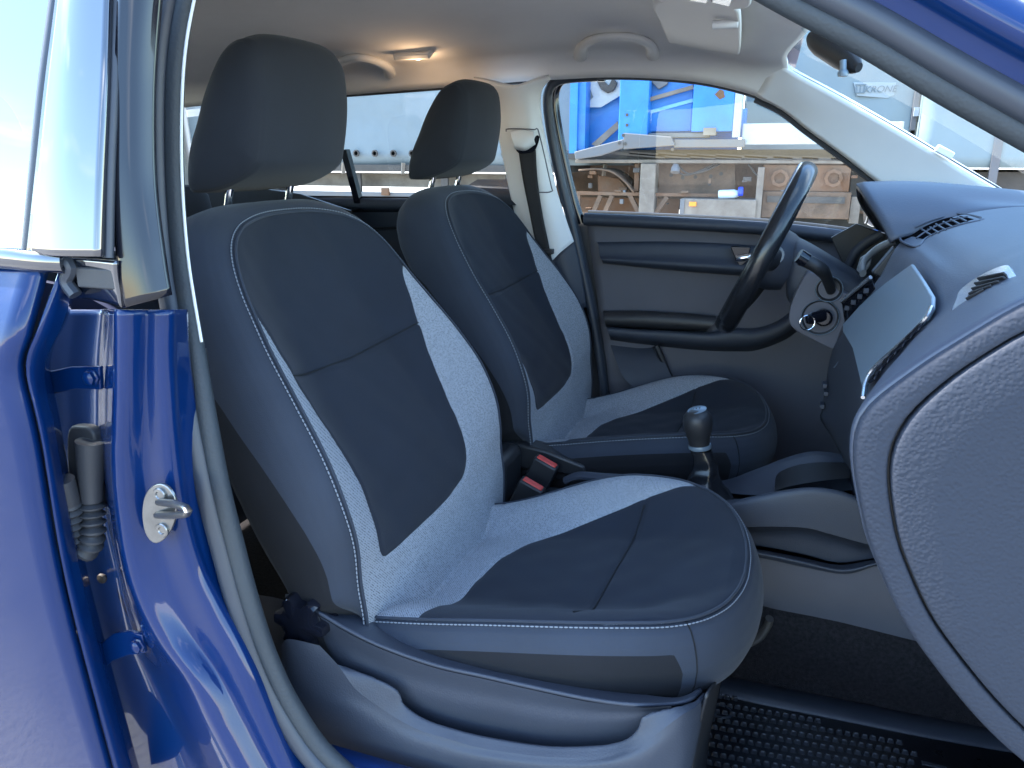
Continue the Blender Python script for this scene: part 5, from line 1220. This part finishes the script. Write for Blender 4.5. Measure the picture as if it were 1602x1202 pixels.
# concrete-grey side box with orange lamp
bx(1063, 312, 1182, 352, yB-.02, .45, 'side_box', 'dusty', tb, .01); bx(1063, 312, 1070, 352, yB-.035, .02, 'box_edge', 'truck_grey', tb, .004)
bx(1078, 316, 1089, 323, yB-.06, .04, 'side_lamp', 'orange', tb, .005)
bx(1182, 262, 1192, 356, yB+.02, .12, 'upright', 'dusty', tb)
bx(1192, 258, 1330, 300, yB+.15, .1, 'rusty_plate', 'rust', tb, .01); bx(1192, 300, 1330, 342, yB+.13, .1, 'rusty_plate', 'sandrust', tb, .01)
bx(1200, 308, 1322, 318, yB+.115, .02, 'oil_stain', 'dark_steel', tb)
for u in (1220, 1304):
    q = P(u, 279, y=yB+.13)
    m = MB(); m.lathe([(.095, 0), (.095, -.02), (.06, -.025), (.06, 0)], q, (0, 1, 0), 8, cap=False); m.build('twist_lock', 'rust', tb)
bx(1330, 256, 1400, 330, yB+.8, .1, 'dark_tank', 'dark_steel', tb); bx(1330, 308, 1345, 350, yB+.2, .3, 'tank', 'dusty', tb)
m = MB(); m.bar(P(1055, 256, y=yB+.05), P(1058, 272, y=yB+.05), .02, .02); m.build('work_lamp', 'truck_grey', tb)
q = P(1056, 270, y=yB+.0); m = MB(); m.lathe([(.05, 0), (.05, .05), (.03, .09)], q, (0, .4, 1), 14); m.build('work_lamp', 'truck_grey', tb)
r_ = np.random.default_rng(11)
for k_ in range(26):
    u, v = r_.uniform(905, 1340), r_.uniform(258, 338); w_2, h_2 = r_.uniform(3, 16), r_.uniform(2, 8)
    bx(u, v, u+w_2, v+h_2, yB+r_.uniform(.06, .32), .06, 'bracket', ('rust', 'dark_steel', 'sandrust', 'truck_grey')[k_ % 4], tb, .006)
for k_ in range(5):
    u, v = r_.uniform(1030, 1280), 256; pts = [P(u, v, y=yB+.25), P(u+18, v+14+6*k_/3, y=yB+.2), P(u+48, v+10, y=yB+.2), P(u+70, v-2, y=yB+.25)]
    m = MB(); m.tube(cr(pts, 16), .012, 8); m.build('hanging_hose', 'dark_steel', tb)
# white wrinkled sheet and the pale trailer with the emblem plate
tcn = thing('tarpaulin_trailer', 'pale tarpaulin trailer with a KRONE plate beyond the windscreen', 'trailer', (5, 10, 0)); yC_ = 9.2
def wave(x0, x1, z0, z1, y, amp, nx=60, nz=24):
    return np.array([[(x, y+amp*(math.sin(x*5+z*2)+.6*math.sin(x*11.3-z*3)+.4*math.sin(z*9+x*3)), z) for z in np.linspace(z0, z1, nz)] for x in np.linspace(x0, x1, nx)])
xl = P(1166, 150, y=yB)[0]; xr = P(1345, 200, y=yB)[0]; zb = P(1250, 226, y=yB)[2]
ws_ = sheet('sheeting', wave(xl, xr+.4, zb, P(1300, 192, y=yB)[2], yB-.02, .015), 'tarp_white', tb, .015); ws_['label'] = 'wrinkled white sheeting hanging on the trailer'
bx(1152, 40, 1164, 215, yB-.05, .2, 'white_post', 'tarp_white', tb); bx(1160, 170, 1166, 215, yB+.1, .2, 'edge_shadow', 'truck_blue', tb)
xl = P(1166, 150, y=yC_)[0]; xr = P(1432, 150, y=yC_)[0]
sheet('tarpaulin', wave(xl, xr, .95, 3.9, yC_, .012), 'tarp_pale', tcn, .02)
MB().box((xl, yC_+.05, .95), (xr, yC_+2.4, 3.9)).build('cargo_box', 'tarp_pale', tcn, smooth=False)
MB().box((xl, yC_+.1, .2), (xr, yC_+2.2, .9)).build('chassis_beam', 'dark_steel', tcn, smooth=False)
bx(1428, 140, 1436, 204, yC_-.1, .08, 'curtain_pole', 'truck_grey', tcn); bx(1430, 168, 1438, 182, yC_-.14, .04, 'ratchet', 'tarp_white', tcn)
pl_ = PX([(1335, 129), (1402, 129), (1400, 148), (1388, 154), (1340, 150)], y=yC_-.04)
kp = MB().poly(cr(pl_, 5, closed=True) if False else pl_, (0, .02, 0)).build('emblem_plate', 'logo_grey', tcn, .004)
ctr = P(1377, 140, y=yC_-.05)
txt('KRONE', ctr, .105, 'logo_ink', kp, Matrix.Rotation(rad(90), 4, 'X'), ext=.003, shear=.25)
q = P(1346, 139, y=yC_-.05)
m = MB(); 
for dx in (-.035, 0, .035): m.bar(q+np.array([dx, 0, -.04]), q+np.array([dx*1.3, 0, .035]), .014, .006, up=(0, 1, 0))
m.bar(q+np.array([-.05, 0, -.045]), q+np.array([.05, 0, -.045]), .012, .006, up=(0, 1, 0)); m.bar(q+np.array([-.06, 0, .045]), q+np.array([.06, 0, .045]), .012, .006, up=(0, 1, 0))
m.build('crown_emblem', 'logo_ink', kp)
td = thing('box_trailer', 'pale bluish trailer farthest right behind the windscreen', 'trailer', (9, 10, 0))
xl = P(1440, 150, y=yC_)[0]
sheet('tarpaulin', wave(xl, xl+9, 1.0, 3.9, yC_-.3, .02), 'tarp_pale', td, .02)
MB().box((xl, yC_-.25, 1.0), (xl+9, yC_+2.1, 3.9)).build('cargo_box', 'tarp_pale', td, smooth=False)
MB().box((xl+.2, yC_-.1, .3), (xl+9, yC_+2.1, .95)).build('chassis_beam', 'dark_steel', td, smooth=False)
bx(1558, 120, 1572, 300, yC_-.34, .05, 'curtain_strap', 'truck_grey', td)
# bottle standing on the side box
bo = thing('plastic_bottle', 'clear plastic bottle with blue cap lying on the grey box', 'bottle', tuple(P(1150, 308, y=yB+.1)))
m = MB(); m.lathe([(.001, -.13), (.045, -.13), (.05, -.11), (.05, .04), (.035, .08), (.022, .10)], P(1143, 304, y=yB+.1), (1, 0, .05), 20); m.build('bottle_body', 'bottle', bo)
m = MB(); m.lathe([(.045, 0), (.05, .01), (.05, .05), (.001, .055)], P(1155, 300, y=yB+.05), (1, 0, .05), 16); m.build('bottle_cap', 'bottle_cap', bo)
